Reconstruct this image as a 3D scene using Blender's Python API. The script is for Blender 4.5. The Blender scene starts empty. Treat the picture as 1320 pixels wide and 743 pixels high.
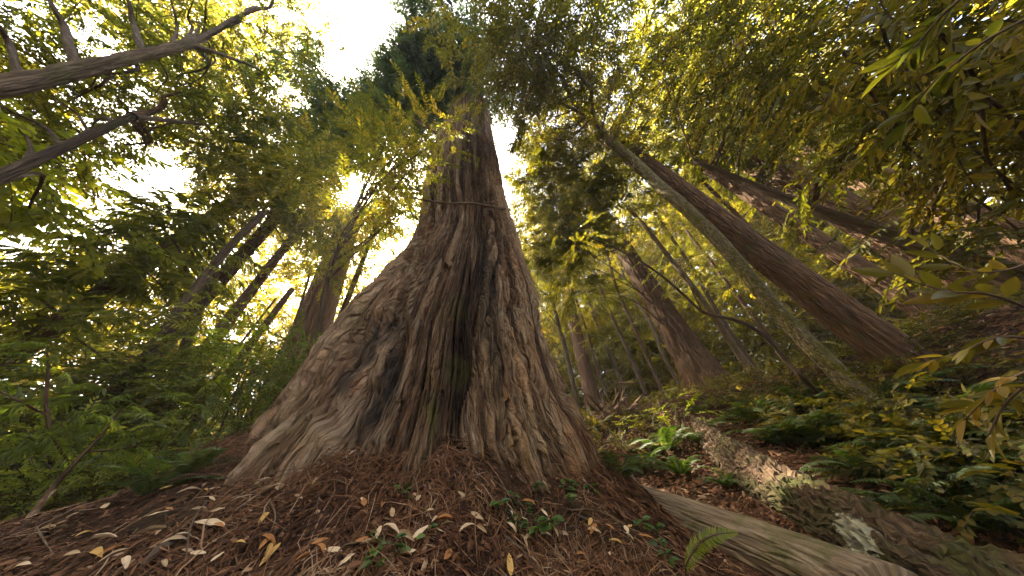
import bpy, math
import numpy as np
from mathutils import Vector, Matrix

rng = np.random.default_rng(11)
SC = bpy.context.scene
COL = SC.collection
EYE = np.array([0.0, 0.0, 1.6])

# ------------------------------------------------------------------ camera
F, VX, VY = 320.0, 600.0, -40.0            # focal length and zenith point, in pixels of the 1320 px wide photograph
CX, CY = 660.0, 371.5
up = np.array([VX - CX, CY - VY, -F]); up /= np.linalg.norm(up)
fw = np.array([0, 0, -1.0]); fw = fw - fw.dot(up) * up; fw /= np.linalg.norm(fw)
rt = np.cross(fw, up)
M = np.array([rt, fw, up])                 # camera axes -> world


def ray(x, y):
    d = M @ np.array([x - CX, CY - y, -F])
    return d / np.linalg.norm(d)


def P(x, y, d):
    """Point at distance d from the eye along a sight line."""
    return EYE + d * ray(x, y)


def PH(x, y, h):
    """Point at horizontal distance h from the eye along a sight line."""
    r = ray(x, y)
    return EYE + r * (h / math.hypot(r[0], r[1]))


def proj(p):
    """World points (N,3) -> photograph pixels (N,2) and depth."""
    c = (np.asarray(p) - EYE) @ M
    z = np.maximum(-c[:, 2], 1e-3)
    return CX + F * c[:, 0] / z, CY - F * c[:, 1] / z, -c[:, 2]


# ------------------------------------------------------------------ noise
def _h(ix, iy, iz, s):
    h = (ix.astype(np.int64) * 73856093) ^ (iy.astype(np.int64) * 19349663) ^ (iz.astype(np.int64) * 83492791) ^ (s * 2654435761)
    h = (h ^ (h >> 13)) * 1274126177
    h = (h ^ (h >> 16)) & 0xFFFFFF
    return h / float(0xFFFFFF)


def noise(p, s=1):
    p = np.asarray(p, float)
    i = np.floor(p).astype(np.int64)
    f = p - i
    f = f * f * f * (f * (f * 6 - 15) + 10)
    r = 0
    for a in (0, 1):
        for b in (0, 1):
            for c in (0, 1):
                w = (f[:, 0] if a else 1 - f[:, 0]) * (f[:, 1] if b else 1 - f[:, 1]) * (f[:, 2] if c else 1 - f[:, 2])
                r = r + w * _h(i[:, 0] + a, i[:, 1] + b, i[:, 2] + c, s)
    return r * 2 - 1


def fbm(p, s=1, o=4, g=0.5):
    p = np.asarray(p, float)
    r, a, t = 0, 1.0, 0
    for k in range(o):
        r = r + a * noise(p * 2 ** k, s + k * 7)
        t += a
        a *= g
    return r / t


def sstep(a, b, x):
    t = np.clip((x - a) / (b - a), 0, 1)
    return t * t * (3 - 2 * t)


# ------------------------------------------------------------------ mesh and object helpers
def mesh(name, v, q, mats, mi=None, attrs=None, smooth=True):
    v = np.asarray(v, np.float32).reshape(-1, 3)
    q = np.asarray(q, np.int32).reshape(-1, 4)
    me = bpy.data.meshes.new(name)
    me.vertices.add(len(v))
    me.vertices.foreach_set('co', v.ravel())
    me.loops.add(q.size)
    me.loops.foreach_set('vertex_index', q.ravel())
    me.polygons.add(len(q))
    me.polygons.foreach_set('loop_start', np.arange(0, q.size, 4, dtype=np.int32))
    me.polygons.foreach_set('loop_total', np.full(len(q), 4, np.int32))
    if mi is not None:
        me.polygons.foreach_set('material_index', np.asarray(mi, np.int32))
    me.polygons.foreach_set('use_smooth', np.full(len(q), smooth, bool))
    for k, a in (attrs or {}).items():
        a = np.asarray(a, np.float32)
        if a.ndim == 1:
            at = me.attributes.new(k, 'FLOAT', 'POINT'); at.data.foreach_set('value', a)
        else:
            at = me.attributes.new(k, 'FLOAT_VECTOR', 'POINT'); at.data.foreach_set('vector', a.ravel())
    me.update(calc_edges=True)
    for m in mats:
        me.materials.append(m)
    return me


def link(name, data, parent=None, loc=None):
    o = bpy.data.objects.new(name, data)
    COL.objects.link(o)
    if parent is not None:
        o.parent = parent
    if loc is not None:
        o.location = loc
    return o


def tag(o, label=None, cat=None, group=None, kind=None):
    if label: o['label'] = label
    if cat: o['category'] = cat
    if group: o['group'] = group
    if kind: o['kind'] = kind
    return o


def thing(name, loc, label, cat, group=None):
    return tag(link(name, None, None, tuple(loc)), label, cat, group)


def part(name, root, v, q, mats, **kw):
    """Vertices in world space; the part is stored relative to its thing."""
    o = link(name, mesh(name, np.asarray(v) - np.array(root.location), q, mats, **kw), root)
    return o


def smooth_line(pts, n):
    pts = np.asarray(pts, float)
    if len(pts) == 2:
        return pts[0] + (pts[1] - pts[0]) * np.linspace(0, 1, n)[:, None]
    e = np.vstack([2 * pts[0] - pts[1], pts, 2 * pts[-1] - pts[-2]])
    t = np.linspace(0, len(pts) - 1 - 1e-6, n)
    i = t.astype(int); f = (t - i)[:, None]
    a, b, c, d = e[i], e[i + 1], e[i + 2], e[i + 3]
    return 0.5 * (2 * b + (c - a) * f + (2 * a - 5 * b + 4 * c - d) * f ** 2 + (3 * b - a - 3 * c + d) * f ** 3)


def frames(line):
    t = np.gradient(line, axis=0)
    t /= np.linalg.norm(t, axis=1)[:, None] + 1e-9
    ref = np.array([1.0, 0, 0]) if abs(t[0][0]) < 0.8 else np.array([0, 1.0, 0])
    n = np.zeros_like(t)
    c = ref - ref.dot(t[0]) * t[0]
    n[0] = c / np.linalg.norm(c)
    for i in range(1, len(t)):
        c = n[i - 1] - n[i - 1].dot(t[i]) * t[i]
        n[i] = c / (np.linalg.norm(c) + 1e-9)
    return t, n, np.cross(t, n)


def grid_quads(rows, cols, wrap=True):
    i = np.arange(rows - 1)[:, None]
    j = np.arange(cols if wrap else cols - 1)[None, :]
    j2 = (j + 1) % cols
    return np.stack([i * cols + j, i * cols + j2, (i + 1) * cols + j2, (i + 1) * cols + j], -1).reshape(-1, 4)


def tube(line, rad, ns=10, amp=0.0, fr=6.0, ridge=0.0, nrid=20, seed=3, ratio=0.12, cap=False):
    """A limb or trunk: returns verts, quads, bark coordinates."""
    line = np.asarray(line, float); rad = np.asarray(rad, float)
    if cap:
        line = np.vstack([line[0], line[0], line, line[-1], line[-1]])
        rad = np.concatenate([[1e-4], [rad[0] * .96], rad, [rad[-1] * .96], [1e-4]])
        k = len(line)
        t, n, b = frames(line[2:-2])
        t = np.vstack([t[:1], t[:1], t, t[-1:], t[-1:]]); n = np.vstack([n[:1], n[:1], n, n[-1:], n[-1:]]); b = np.vstack([b[:1], b[:1], b, b[-1:], b[-1:]])
    else:
        t, n, b = frames(line)
    th = np.linspace(0, 2 * np.pi, ns, endpoint=False)
    c, s = np.cos(th), np.sin(th)
    L = np.concatenate([[0], np.cumsum(np.linalg.norm(np.diff(line, axis=0), axis=1))])
    rr = np.repeat(rad[:, None], ns, 1)
    Z = np.repeat(L[:, None], ns, 1)
    C = np.repeat(c[None], len(line), 0); S = np.repeat(s[None], len(line), 0)
    if amp:
        q = np.stack([C.ravel() * fr * .3, S.ravel() * fr * .3, Z.ravel() * fr * ratio], 1)
        rr = rr * (1 + amp * fbm(q, seed, 3).reshape(rr.shape))
    if ridge:
        w = noise(np.stack([C.ravel() * 2, S.ravel() * 2, Z.ravel() * 0.8], 1), seed + 5).reshape(rr.shape) * 0.25
        a = np.repeat((th / (2 * np.pi) * nrid)[None], len(line), 0) + w * 3
        q = np.stack([np.cos(a * 2 * np.pi / nrid).ravel() * nrid * .32, np.sin(a * 2 * np.pi / nrid).ravel() * nrid * .32, Z.ravel() * 1.3], 1)
        rd = np.abs(noise(q, seed + 9)).reshape(rr.shape)
        rr = rr - ridge * (1 - sstep(0, .35, rd))
    v = line[:, None, :] + rr[..., None] * (C[..., None] * n[:, None, :] + S[..., None] * b[:, None, :])
    bc = np.stack([C * rad.max(), S * rad.max(), Z], -1)
    return v.reshape(-1, 3), grid_quads(len(line), ns), bc.reshape(-1, 3)


# ------------------------------------------------------------------ materials
def nmat(name):
    m = bpy.data.materials.new(name); m.use_nodes = True
    nt = m.node_tree; nt.nodes.clear()
    out = nt.nodes.new('ShaderNodeOutputMaterial')
    return m, nt, out


def N(nt, typ, **kw):
    n = nt.nodes.new(typ)
    for k, v in kw.items():
        if k.startswith('i_'):
            n.inputs[int(k[2:]) if k[2:].isdigit() else k[2:].replace('_', ' ')].default_value = v
        else:
            setattr(n, k, v)
    return n


def ramp(nt, fac, stops):
    r = nt.nodes.new('ShaderNodeValToRGB')
    e = r.color_ramp.elements
    while len(e) < len(stops): e.new(0.5)
    for k, (p, c) in enumerate(stops):
        e[k].position = p; e[k].color = (*c, 1)
    nt.links.new(fac, r.inputs[0])
    return r.outputs[0]


def mix(nt, fac, a, b, mode='MIX'):
    m = nt.nodes.new('ShaderNodeMix'); m.data_type = 'RGBA'; m.blend_type = mode
    for sock, val in ((m.inputs[0], fac), (m.inputs[6], a), (m.inputs[7], b)):
        if hasattr(val, 'is_output'): nt.links.new(val, sock)
        elif isinstance(val, tuple): sock.default_value = (*val, 1)
        else: sock.default_value = val
    return m.outputs[2]


def math_(nt, op, a, b=0.0, clamp=False):
    m = nt.nodes.new('ShaderNodeMath'); m.operation = op; m.use_clamp = clamp
    for sock, val in ((m.inputs[0], a), (m.inputs[1], b)):
        if hasattr(val, 'is_output'): nt.links.new(val, sock)
        else: sock.default_value = val
    return m.outputs[0]


def attr(nt, name, vec=False):
    a = nt.nodes.new('ShaderNodeAttribute'); a.attribute_name = name
    return a.outputs['Vector' if vec else 'Fac']


def scaled(nt, vec, s):
    m = nt.nodes.new('ShaderNodeVectorMath'); m.operation = 'MULTIPLY'
    nt.links.new(vec, m.inputs[0]); m.inputs[1].default_value = s
    return m.outputs[0]


def tex_noise(nt, vec, scale, detail=5, rough=0.6, dist=0.0):
    n = N(nt, 'ShaderNodeTexNoise')
    n.inputs['Scale'].default_value = scale; n.inputs['Detail'].default_value = detail
    n.inputs['Roughness'].default_value = rough; n.inputs['Distortion'].default_value = dist
    nt.links.new(vec, n.inputs['Vector'])
    return n.outputs[0]


def finish(nt, out, col, rough, height=None, bstr=0.5, bdist=0.02, spec=0.3):
    p = nt.nodes.new('ShaderNodeBsdfPrincipled')
    if hasattr(col, 'is_output'): nt.links.new(col, p.inputs['Base Color'])
    else: p.inputs['Base Color'].default_value = (*col, 1)
    p.inputs['Roughness'].default_value = rough
    p.inputs['Specular IOR Level'].default_value = spec
    if height is not None:
        b = nt.nodes.new('ShaderNodeBump')
        b.inputs['Strength'].default_value = bstr; b.inputs['Distance'].default_value = bdist
        nt.links.new(height, b.inputs['Height']); nt.links.new(b.outputs[0], p.inputs['Normal'])
    nt.links.new(p.outputs[0], out.inputs[0])
    return p


def bark_mat(name, stops, moss=None, moss_amt=0.0, zs=0.12, freq=14.0, bstr=0.9, bdist=0.03, rough=0.9):
    m, nt, out = nmat(name)
    bc = attr(nt, 'bc', True)
    st = scaled(nt, bc, (1, 1, zs))
    n1 = tex_noise(nt, st, freq, 6, 0.65, 0.4)
    vo = N(nt, 'ShaderNodeTexVoronoi', feature='DISTANCE_TO_EDGE'); vo.inputs['Scale'].default_value = freq * .9
    wv = nt.nodes.new('ShaderNodeVectorMath'); wv.operation = 'ADD'
    nz = N(nt, 'ShaderNodeTexNoise'); nz.inputs['Scale'].default_value = freq * .6; nt.links.new(st, nz.inputs['Vector'])
    sc_ = scaled(nt, nz.outputs[1], (.08, .08, .08))
    nt.links.new(st, wv.inputs[0]); nt.links.new(sc_, wv.inputs[1])
    nt.links.new(wv.outputs[0], vo.inputs['Vector'])
    crack = math_(nt, 'MULTIPLY', vo.outputs['Distance'], 4.0, True)
    n2 = tex_noise(nt, bc, 2.2, 4, 0.6)
    c = ramp(nt, n1, stops)
    c = mix(nt, math_(nt, 'MULTIPLY', n2, .45), c, (0.10, 0.06, 0.035))
    if moss:
        mm = tex_noise(nt, bc, 1.7, 6, 0.7)
        mm = math_(nt, 'MULTIPLY', math_(nt, 'SUBTRACT', mm, 0.62 - moss_amt * .3), 7.0, True)
        c = mix(nt, mm, c, moss)
    h = math_(nt, 'ADD', math_(nt, 'MULTIPLY', n1, .6), crack)
    finish(nt, out, c, rough, h, bstr, bdist)
    return m


def leaf_mat(name, stops, trans=0.5, tcol=(2.1, 1.9, 0.5), rough=0.42, spec=0.45, blotch=0.0):
    m, nt, out = nmat(name)
    lv = attr(nt, 'lv')
    c = ramp(nt, lv, stops)
    g = nt.nodes.new('ShaderNodeNewGeometry')
    n = tex_noise(nt, g.outputs['Position'], 0.9, 2)
    c = mix(nt, math_(nt, 'MULTIPLY', n, .55), c, mix(nt, 1.0, c, (0.62, 0.72, 0.75), 'MULTIPLY'))
    if blotch:
        b1 = tex_noise(nt, g.outputs['Position'], 55, 5, .7)
        c = mix(nt, math_(nt, 'MULTIPLY', math_(nt, 'SUBTRACT', b1, .5), 5 * blotch, True), c, (.13, .075, .02))
        b2 = tex_noise(nt, g.outputs['Position'], 240, 3, .7)
        c = mix(nt, math_(nt, 'MULTIPLY', b2, .6), c, mix(nt, 1.0, c, (.45, .5, .5), 'MULTIPLY'))
    p = nt.nodes.new('ShaderNodeBsdfPrincipled')
    nt.links.new(c, p.inputs['Base Color']); p.inputs['Roughness'].default_value = rough
    p.inputs['Specular IOR Level'].default_value = spec
    t = nt.nodes.new('ShaderNodeBsdfTranslucent')
    nt.links.new(mix(nt, 1.0, c, tcol, 'MULTIPLY'), t.inputs[0])
    ms = nt.nodes.new('ShaderNodeMixShader'); ms.inputs[0].default_value = trans
    nt.links.new(p.outputs[0], ms.inputs[1]); nt.links.new(t.outputs[0], ms.inputs[2])
    nt.links.new(ms.outputs[0], out.inputs[0])
    return m


BARK_RED = bark_mat('bark_red', [(.3, (.05, .024, .013)), (.5, (.12, .058, .03)), (.72, (.20, .11, .06))], zs=.05, freq=16)
BARK_DARK = bark_mat('bark_dark', [(.3, (.03, .014, .007)), (.5, (.095, .047, .021)), (.72, (.20, .108, .05))], (.06, .055, .015), .2, zs=.18, freq=15)
BARK_MOSS = bark_mat('bark_moss', [(.3, (.07, .055, .025)), (.5, (.17, .135, .065)), (.72, (.33, .29, .17))], (.12, .11, .022), .5, zs=.6, freq=16, bstr=.9)
BARK_PALE = bark_mat('bark_pale', [(.3, (.05, .035, .02)), (.5, (.12, .08, .045)), (.72, (.23, .165, .10))], (.07, .06, .018), .35, zs=.3, freq=12, bstr=.6)
BARK_GREY = bark_mat('bark_grey', [(.3, (.03, .022, .014)), (.5, (.075, .052, .034)), (.72, (.14, .10, .07))], (.06, .055, .018), .3, zs=.3, freq=10, bstr=.6)
TWIG, _nt, _o = nmat('twig')
finish(_nt, _o, (.085, .055, .035), .8)

LEAF_BAY = leaf_mat('leaf_bay', [(0, (.065, .072, .014)), (.5, (.11, .115, .02)), (.85, (.17, .155, .028)), (1, (.24, .18, .04))], .52)
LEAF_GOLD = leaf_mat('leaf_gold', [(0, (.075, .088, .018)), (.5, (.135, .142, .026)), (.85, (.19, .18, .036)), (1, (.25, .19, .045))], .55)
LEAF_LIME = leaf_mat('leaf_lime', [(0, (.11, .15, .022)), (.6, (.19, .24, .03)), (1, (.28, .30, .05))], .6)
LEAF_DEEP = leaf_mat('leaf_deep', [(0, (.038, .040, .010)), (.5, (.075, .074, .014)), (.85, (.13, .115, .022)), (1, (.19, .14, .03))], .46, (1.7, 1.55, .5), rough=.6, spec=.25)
LEAF_RED = leaf_mat('leaf_redwood', [(0, (.045, .072, .028)), (.6, (.08, .12, .042)), (1, (.12, .16, .055))], .45, (1.6, 1.75, .7), .55, .3)
LEAF_OLIVE = leaf_mat('leaf_olive', [(0, (.065, .075, .014)), (.6, (.115, .12, .02)), (1, (.17, .155, .03))], .55, rough=.55, spec=.3)
LEAF_BUSH = leaf_mat('leaf_bush', [(0, (.06, .082, .013)), (.6, (.115, .145, .02)), (1, (.19, .21, .035))], .5, (1.7, 1.9, .5))
LEAF_FERN = leaf_mat('leaf_fern', [(0, (.028, .048, .012)), (.6, (.05, .078, .017)), (1, (.09, .12, .027))], .45, (1.7, 1.9, .5), .5)
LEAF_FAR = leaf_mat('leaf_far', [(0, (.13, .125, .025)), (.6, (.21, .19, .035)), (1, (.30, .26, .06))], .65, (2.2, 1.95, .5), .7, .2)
LEAF_DNEAR = leaf_mat('leaf_dark_near', [(0, (.03, .042, .010)), (.5, (.06, .075, .014)), (1, (.13, .12, .03))], .48, rough=.38, blotch=.4)
LEAF_HAZY = leaf_mat('leaf_hazy', [(0, (.065, .08, .018)), (.6, (.12, .135, .028)), (1, (.20, .195, .04))], .58, (1.8, 1.8, .55), rough=.6, spec=.25)
BARK_LIT = bark_mat('bark_lit', [(.3, (.09, .045, .024)), (.5, (.21, .115, .062)), (.72, (.34, .21, .125))], zs=.05, freq=16)  # brighter copy of the red bark, with the light put into its colours
LEAF_NEAR = leaf_mat('leaf_near', [(0, (.11, .105, .024)), (.5, (.18, .155, .035)), (.8, (.25, .195, .05)), (1, (.29, .18, .05))], .42, (1.7, 1.5, .45), .4, blotch=.3)

# ------------------------------------------------------------------ the big redwood: axis and girth (heights above eye level)
TR_Z = np.array([-1.4, -0.8, -0.35, 0.0, .5, .9, 1.6, 2.6, 3.6, 4.5, 5.3, 6.5, 8.0, 10., 12., 14., 18., 23., 30.])
TR_R = np.array([3.1, 2.62, 2.38, 2.27, 2.16, 2.09, 1.98, 1.86, 1.70, 1.52, 1.37, 1.27, 1.22, 1.18, 1.07, .96, .8, .6, .3])
TR_AZ = np.array([-17.5, -17.5, -17.5, -17.5, -17.4, -17.3, -17.2, -16.8, -15.9, -14.4, -13.6, -13.4, -13.0, -12.4, -12., -11.3, -10.5, -10, -10])
DC = 4.6
TC = np.array([DC * math.sin(math.radians(-17.5)), DC * math.cos(math.radians(-17.5))])


# ------------------------------------------------------------------ ground
def ground_z(x, y, detail=True):
    x = np.atleast_1d(np.asarray(x, float)); y = np.atleast_1d(np.asarray(y, float))
    r = np.hypot(x, y)
    front = sstep(-0.35, 0.25, y / (r + 1e-6))
    z = -1.4 + front * (0.36 * np.clip(r - 2, 0, 7) + 0.13 * np.clip(r - 9, 0, 40) + .05 * np.clip(r - 49, 0, 200))
    z = z - .2 * sstep(2.5, 0.5, r)
    p = np.stack([x, y, x * 0], 1)
    z = z + sstep(2, 8, r) * .35 * fbm(p * .22, 21, 3) + sstep(12, 60, r) * 1.5 * noise(p * .05, 5)
    d = np.hypot(x - TC[0], y - TC[1])
    tilt = -0.15 * np.clip(x - TC[0], -3, 3) + .10 * sstep(-1.0, -2.0, x - TC[0])
    m = .14 - .33 * np.clip(d - 2.0, 0, 1.4) - .75 * np.clip(d - 3.4, 0, 9) + tilt
    m = m + .10 * fbm(p * 1.6, 40, 3) * sstep(1.5, 2.5, d) + (.21 + .10 * noise(p * 1.9, 47)) * sstep(3.1, 2.2, d)
    k = .22
    hh = np.clip(.5 + .5 * (m - z) / k, 0, 1)
    z = z * (1 - hh) + m * hh + k * hh * (1 - hh)
    if detail:
        near = sstep(14, 5, r)
        z = z + near * (.030 * fbm(p * 5.5, 60, 3) + .012 * fbm(p * 22, 66, 2))
    return z + 1.6


def ground_hit(px, py, tmax=40):
    r = ray(px, py)
    t = np.concatenate([np.linspace(.6, 8, 900), np.linspace(8.02, tmax, 900)])
    q = EYE + t[:, None] * r
    below = q[:, 2] < ground_z(q[:, 0], q[:, 1])
    i = int(np.argmax(below)) if below.any() else len(t) - 1
    return q[i]


# ------------------------------------------------------------------ foliage
def leaf_quads(base, dirs, nrm, L, W, droop):
    """Pointed leaves of two quads each: arrays of bases, directions, normals."""
    side = np.cross(nrm, dirs)
    side /= np.linalg.norm(side, axis=1)[:, None] + 1e-9
    L = L[:, None]; W = W[:, None]; dr = droop[:, None]
    b = base
    l1 = base + dirs * L * .33 + side * W * .46 + nrm * L * .05
    l2 = base + dirs * L * .68 + side * W * .36 - nrm * L * (.0) - nrm * dr * L * .3
    tip = base + dirs * L - nrm * dr * L
    r2 = base + dirs * L * .68 - side * W * .36 - nrm * dr * L * .3
    r1 = base + dirs * L * .33 - side * W * .46 + nrm * L * .05
    mid = base + dirs * L * .5 - nrm * L * .03
    v = np.stack([b, l1, l2, tip, r2, r1], 1)
    return v.reshape(-1, 3), np.array([[0, 1, 2, 3], [0, 3, 4, 5]])


def template(kind, r):
    """One leafy twig along +X, normal +Z: verts, quads, material index, leaf values."""
    V, Q, MI, LV = [], [], [], []
    off = 0
    if kind in ('broad', 'small', 'round'):
        Ln, nl, ll, ww = {'broad': (.46, 15, .10, .034), 'small': (.34, 20, .05, .024), 'round': (.40, 12, .085, .06)}[kind]
        t = np.linspace(.12, 1, nl)
        ax = np.stack([t * Ln, .04 * np.sin(t * 5 + r.uniform(0, 6)) * Ln, -.18 * Ln * t ** 2], 1)
        sg = np.where(np.arange(nl) % 2, 1, -1)
        ang = sg * r.uniform(.5, 1.1, nl); ang[-1] = 0
        d = np.stack([np.cos(ang), np.sin(ang), r.uniform(-.45, .15, nl)], 1)
        d /= np.linalg.norm(d, axis=1)[:, None]
        nn = np.stack([r.normal(0, .38, nl), r.normal(0, .38, nl), np.ones(nl)], 1)
        nn -= (nn * d).sum(1)[:, None] * d
        nn /= np.linalg.norm(nn, axis=1)[:, None]
        L = ll * r.uniform(.7, 1.25, nl); W = ww * r.uniform(.8, 1.2, nl)
        v, q = leaf_quads(ax, d, nn, L, W, r.uniform(0, .25, nl))
        V.append(v); Q.append((q[None] + (np.arange(nl) * 6)[:, None, None]).reshape(-1, 4)); MI += [0] * (2 * nl)
        LV.append(np.repeat(r.uniform(-.5, .5, nl), 6)); off = nl * 6
        w = .0035
        s = np.stack([np.linspace(0, Ln, 4), np.zeros(4), -.18 * Ln * np.linspace(0, 1, 4) ** 2], 1)
        sv = np.concatenate([s + [0, w, 0], s - [0, w, 0]])
        V.append(sv); Q.append(np.array([[i, i + 1, i + 5, i + 4] for i in range(3)]) + off); MI += [1] * 3
        LV.append(np.zeros(8))
    else:                                       # 'needle': a flat redwood or hemlock spray
        Ln, npair = .55, 13
        t = np.repeat(np.linspace(.06, 1, npair), 2)
        n2 = npair * 2
        ax = np.stack([t * Ln, t * 0, -.30 * Ln * t ** 2], 1)
        sg = np.where(np.arange(n2) % 2, 1, -1)
        ang = sg * r.uniform(.7, 1.05, n2)
        d = np.stack([np.cos(ang), np.sin(ang), r.uniform(-.55, -.05, n2)], 1)
        d /= np.linalg.norm(d, axis=1)[:, None]
        nn = np.stack([r.normal(0, .25, n2), r.normal(0, .25, n2), np.ones(n2)], 1)
        nn -= (nn * d).sum(1)[:, None] * d
        nn /= np.linalg.norm(nn, axis=1)[:, None]
        L = (.17 * np.sin(np.pi * (t * .8 + .2)) + .05) * r.uniform(.7, 1.2, n2); W = .022 * r.uniform(.8, 1.3, n2)
        v, q = leaf_quads(ax, d, nn, L, W, r.uniform(.1, .4, n2))
        V.append(v); Q.append((q[None] + (np.arange(n2) * 6)[:, None, None]).reshape(-1, 4)); MI += [0] * (2 * n2)
        LV.append(np.repeat(r.uniform(-.35, .35, n2), 6))
    return np.concatenate(V), np.concatenate(Q), np.array(MI), np.concatenate(LV)


TPL = {k: [template(k, np.random.default_rng(100 + i)) for i in range(6)] for k in ('broad', 'small', 'round', 'needle')}


def scatter_twigs(pos, heading, kind, size, tint):
    """Copies of the twig templates at many points -> one crown's arrays."""
    n = len(pos)
    which = rng.integers(0, 6, n)
    dx = heading / (np.linalg.norm(heading, axis=1)[:, None] + 1e-9)
    nz = np.stack([rng.normal(0, .35, n), rng.normal(0, .35, n), np.ones(n)], 1)
    dy = np.cross(nz, dx); dy /= np.linalg.norm(dy, axis=1)[:, None] + 1e-9
    dz = np.cross(dx, dy)
    s = size * rng.uniform(.75, 1.3, n)
    V, Q, MI, LV = [], [], [], []
    off = 0
    for k in range(6):
        idx = np.where(which == k)[0]
        if not len(idx): continue
        tv, tq, tm, tl = TPL[kind][k]
        v = (tv[None, :, 0:1] * dx[idx][:, None] + tv[None, :, 1:2] * dy[idx][:, None] + tv[None, :, 2:3] * dz[idx][:, None]) * s[idx][:, None, None] + pos[idx][:, None]
        V.append(v.reshape(-1, 3))
        Q.append((tq[None] + (off + np.arange(len(idx)) * len(tv))[:, None, None]).reshape(-1, 4))
        MI.append(np.tile(tm, len(idx)))
        LV.append((tint[idx][:, None] + tl[None] * .7).ravel())
        off += len(idx) * len(tv)
    return np.concatenate(V), np.concatenate(Q), np.concatenate(MI), np.clip(np.concatenate(LV), 0, 1)


# openings in the canopy where the sky stands clear (photograph pixels: centre, radii)
GAPS = [(472, 36, 42, 54), (446, 88, 20, 34), (386, 132, 26, 13), (649, 190, 17, 50), (125, 256, 50, 32), (200, 222, 55, 28), (22, 304, 60, 24),
        (462, 243, 20, 20)]


def in_gap(p, grow=1.18):
    x, y, d = proj(p)
    jx = x + rng.normal(0, 4, len(x)); jy = y + rng.normal(0, 4, len(x))
    g = np.zeros(len(x), bool)
    for cx, cy, a, b in GAPS:
        g |= ((jx - cx) / (a * grow)) ** 2 + ((jy - cy) / (b * grow)) ** 2 < 1
    return g & (d > 0)


def blob_points(blobs):
    """blobs: (px, py, rx, ry, near, far, twigs) -> clustered points in space and their cluster centres."""
    A, B = [], []
    for px, py, rx, ry, d0, d1, n in blobs:
        nc = max(3, n // 20)
        a = rng.uniform(0, 2 * np.pi, nc); q = np.sqrt(rng.uniform(0, 1, nc))
        cx = px + rx * q * np.cos(a); cy = py + ry * q * np.sin(a)
        dd = rng.uniform(d0, d1, nc)
        cen = np.array([P(u, w, d) for u, w, d in zip(cx, cy, dd)])
        k = rng.integers(0, nc, n)
        sg = np.clip(dd * .048, .09, .65)[k][:, None] * np.array([1, 1, .42])
        p = cen[k] + rng.normal(0, 1, (n, 3)) * sg
        A.append(p); B.append(cen[k])
    return np.concatenate(A), np.concatenate(B)


def crown(root, blobs, kind, mat, size, axis=None, tint=(.2, .8), gap=True, dens=1.0, name='crown', droop=.25, nbranch=0, bmat=None, brad=.03):
    p, c = blob_points([(*b_[:6], max(4, int(b_[6] * dens))) for b_ in blobs])
    if gap:
        k = ~in_gap(p); p, c = p[k], c[k]
    k = p[:, 2] > ground_z(p[:, 0], p[:, 1], False) + .05
    p, c = p[k], c[k]
    dtr = np.hypot(p[:, 0] - TC[0], p[:, 1] - TC[1])
    zz = p[:, 2] - 1.6
    k = dtr > np.interp(zz, TR_Z, TR_R) + .12
    k |= zz > 12
    p, c = p[k], c[k]
    h = (p - c) + rng.normal(0, .18, p.shape)
    h[:, 2] = h[:, 2] * .4 - droop * np.linalg.norm(h, axis=1)
    cl = noise(c * 1.3, 77)
    t = tint[0] + (tint[1] - tint[0]) * np.clip(.5 + .5 * cl + rng.normal(0, .15, len(p)), 0, 1)
    v, q, mi, lv = scatter_twigs(p, h, kind, size, t)
    o = part(name, root, v, q, [mat, TWIG], mi=mi, attrs={'lv': lv}, smooth=False)
    if nbranch and axis is not None:
        uc = np.unique(c.round(4), axis=0)
        for e in uc[rng.permutation(len(uc))[:nbranch]]:
            d2 = np.hypot(axis[:, 0] - e[0], axis[:, 1] - e[1]) * .55
            tz = e[2] - np.minimum(d2, 2.5)
            i = int(np.argmin(np.abs(axis[:, 2] - tz)))
            s = axis[i]
            if np.linalg.norm(e - s) > 8: continue
            mid = (s + e) / 2 + np.array([0, 0, .12 * np.linalg.norm(e - s)]) + rng.normal(0, .12, 3)
            branch(root, [s, mid, e], brad * rng.uniform(.7, 1.2), .008, bmat or TWIG)
    return o


def branch(root, pts, r0, r1, mat, ns=7, n=None, wob=.03, name='branch'):
    L = np.linalg.norm(np.diff(np.asarray(pts), axis=0), axis=1).sum()
    n = n or int(np.clip(L * 8, 8, 60))
    ln = smooth_line(pts, n)
    s = rng.integers(1, 999)
    ln[1:] += wob * L / 3 * np.stack([noise(ln[1:] * 2.2, s), noise(ln[1:] * 2.2, s + 1), noise(ln[1:] * 2.2, s + 2)], 1) * np.linspace(0, 1, n - 1)[:, None]
    v, q, bc = tube(ln, np.linspace(r0, r1, n), ns, .18, 5, seed=int(s), ratio=.6)
    return part(name, root, v, q, [mat], attrs={'bc': bc})


def make_axis(A, B, h, extra=0.0, top=None):
    """Trunk axis from two sight lines: near-vertical, standing at horizontal distance h, from the ground up."""
    a = PH(*A, h)
    r = ray(*B)
    # the point on sight line B nearest the vertical through a
    hx = (a - EYE)[:2]
    t = hx.dot(r[:2]) / r[:2].dot(r[:2])
    b = EYE + t * r
    d = (b - a) / (b[2] - a[2])
    zg = float(ground_z(a[0], a[1])[0]) - .35
    foot = a + d * (zg - a[2])
    zt = top if top is not None else b[2] + extra
    tip = a + d * (zt - a[2])
    return foot, tip, a, b


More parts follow.
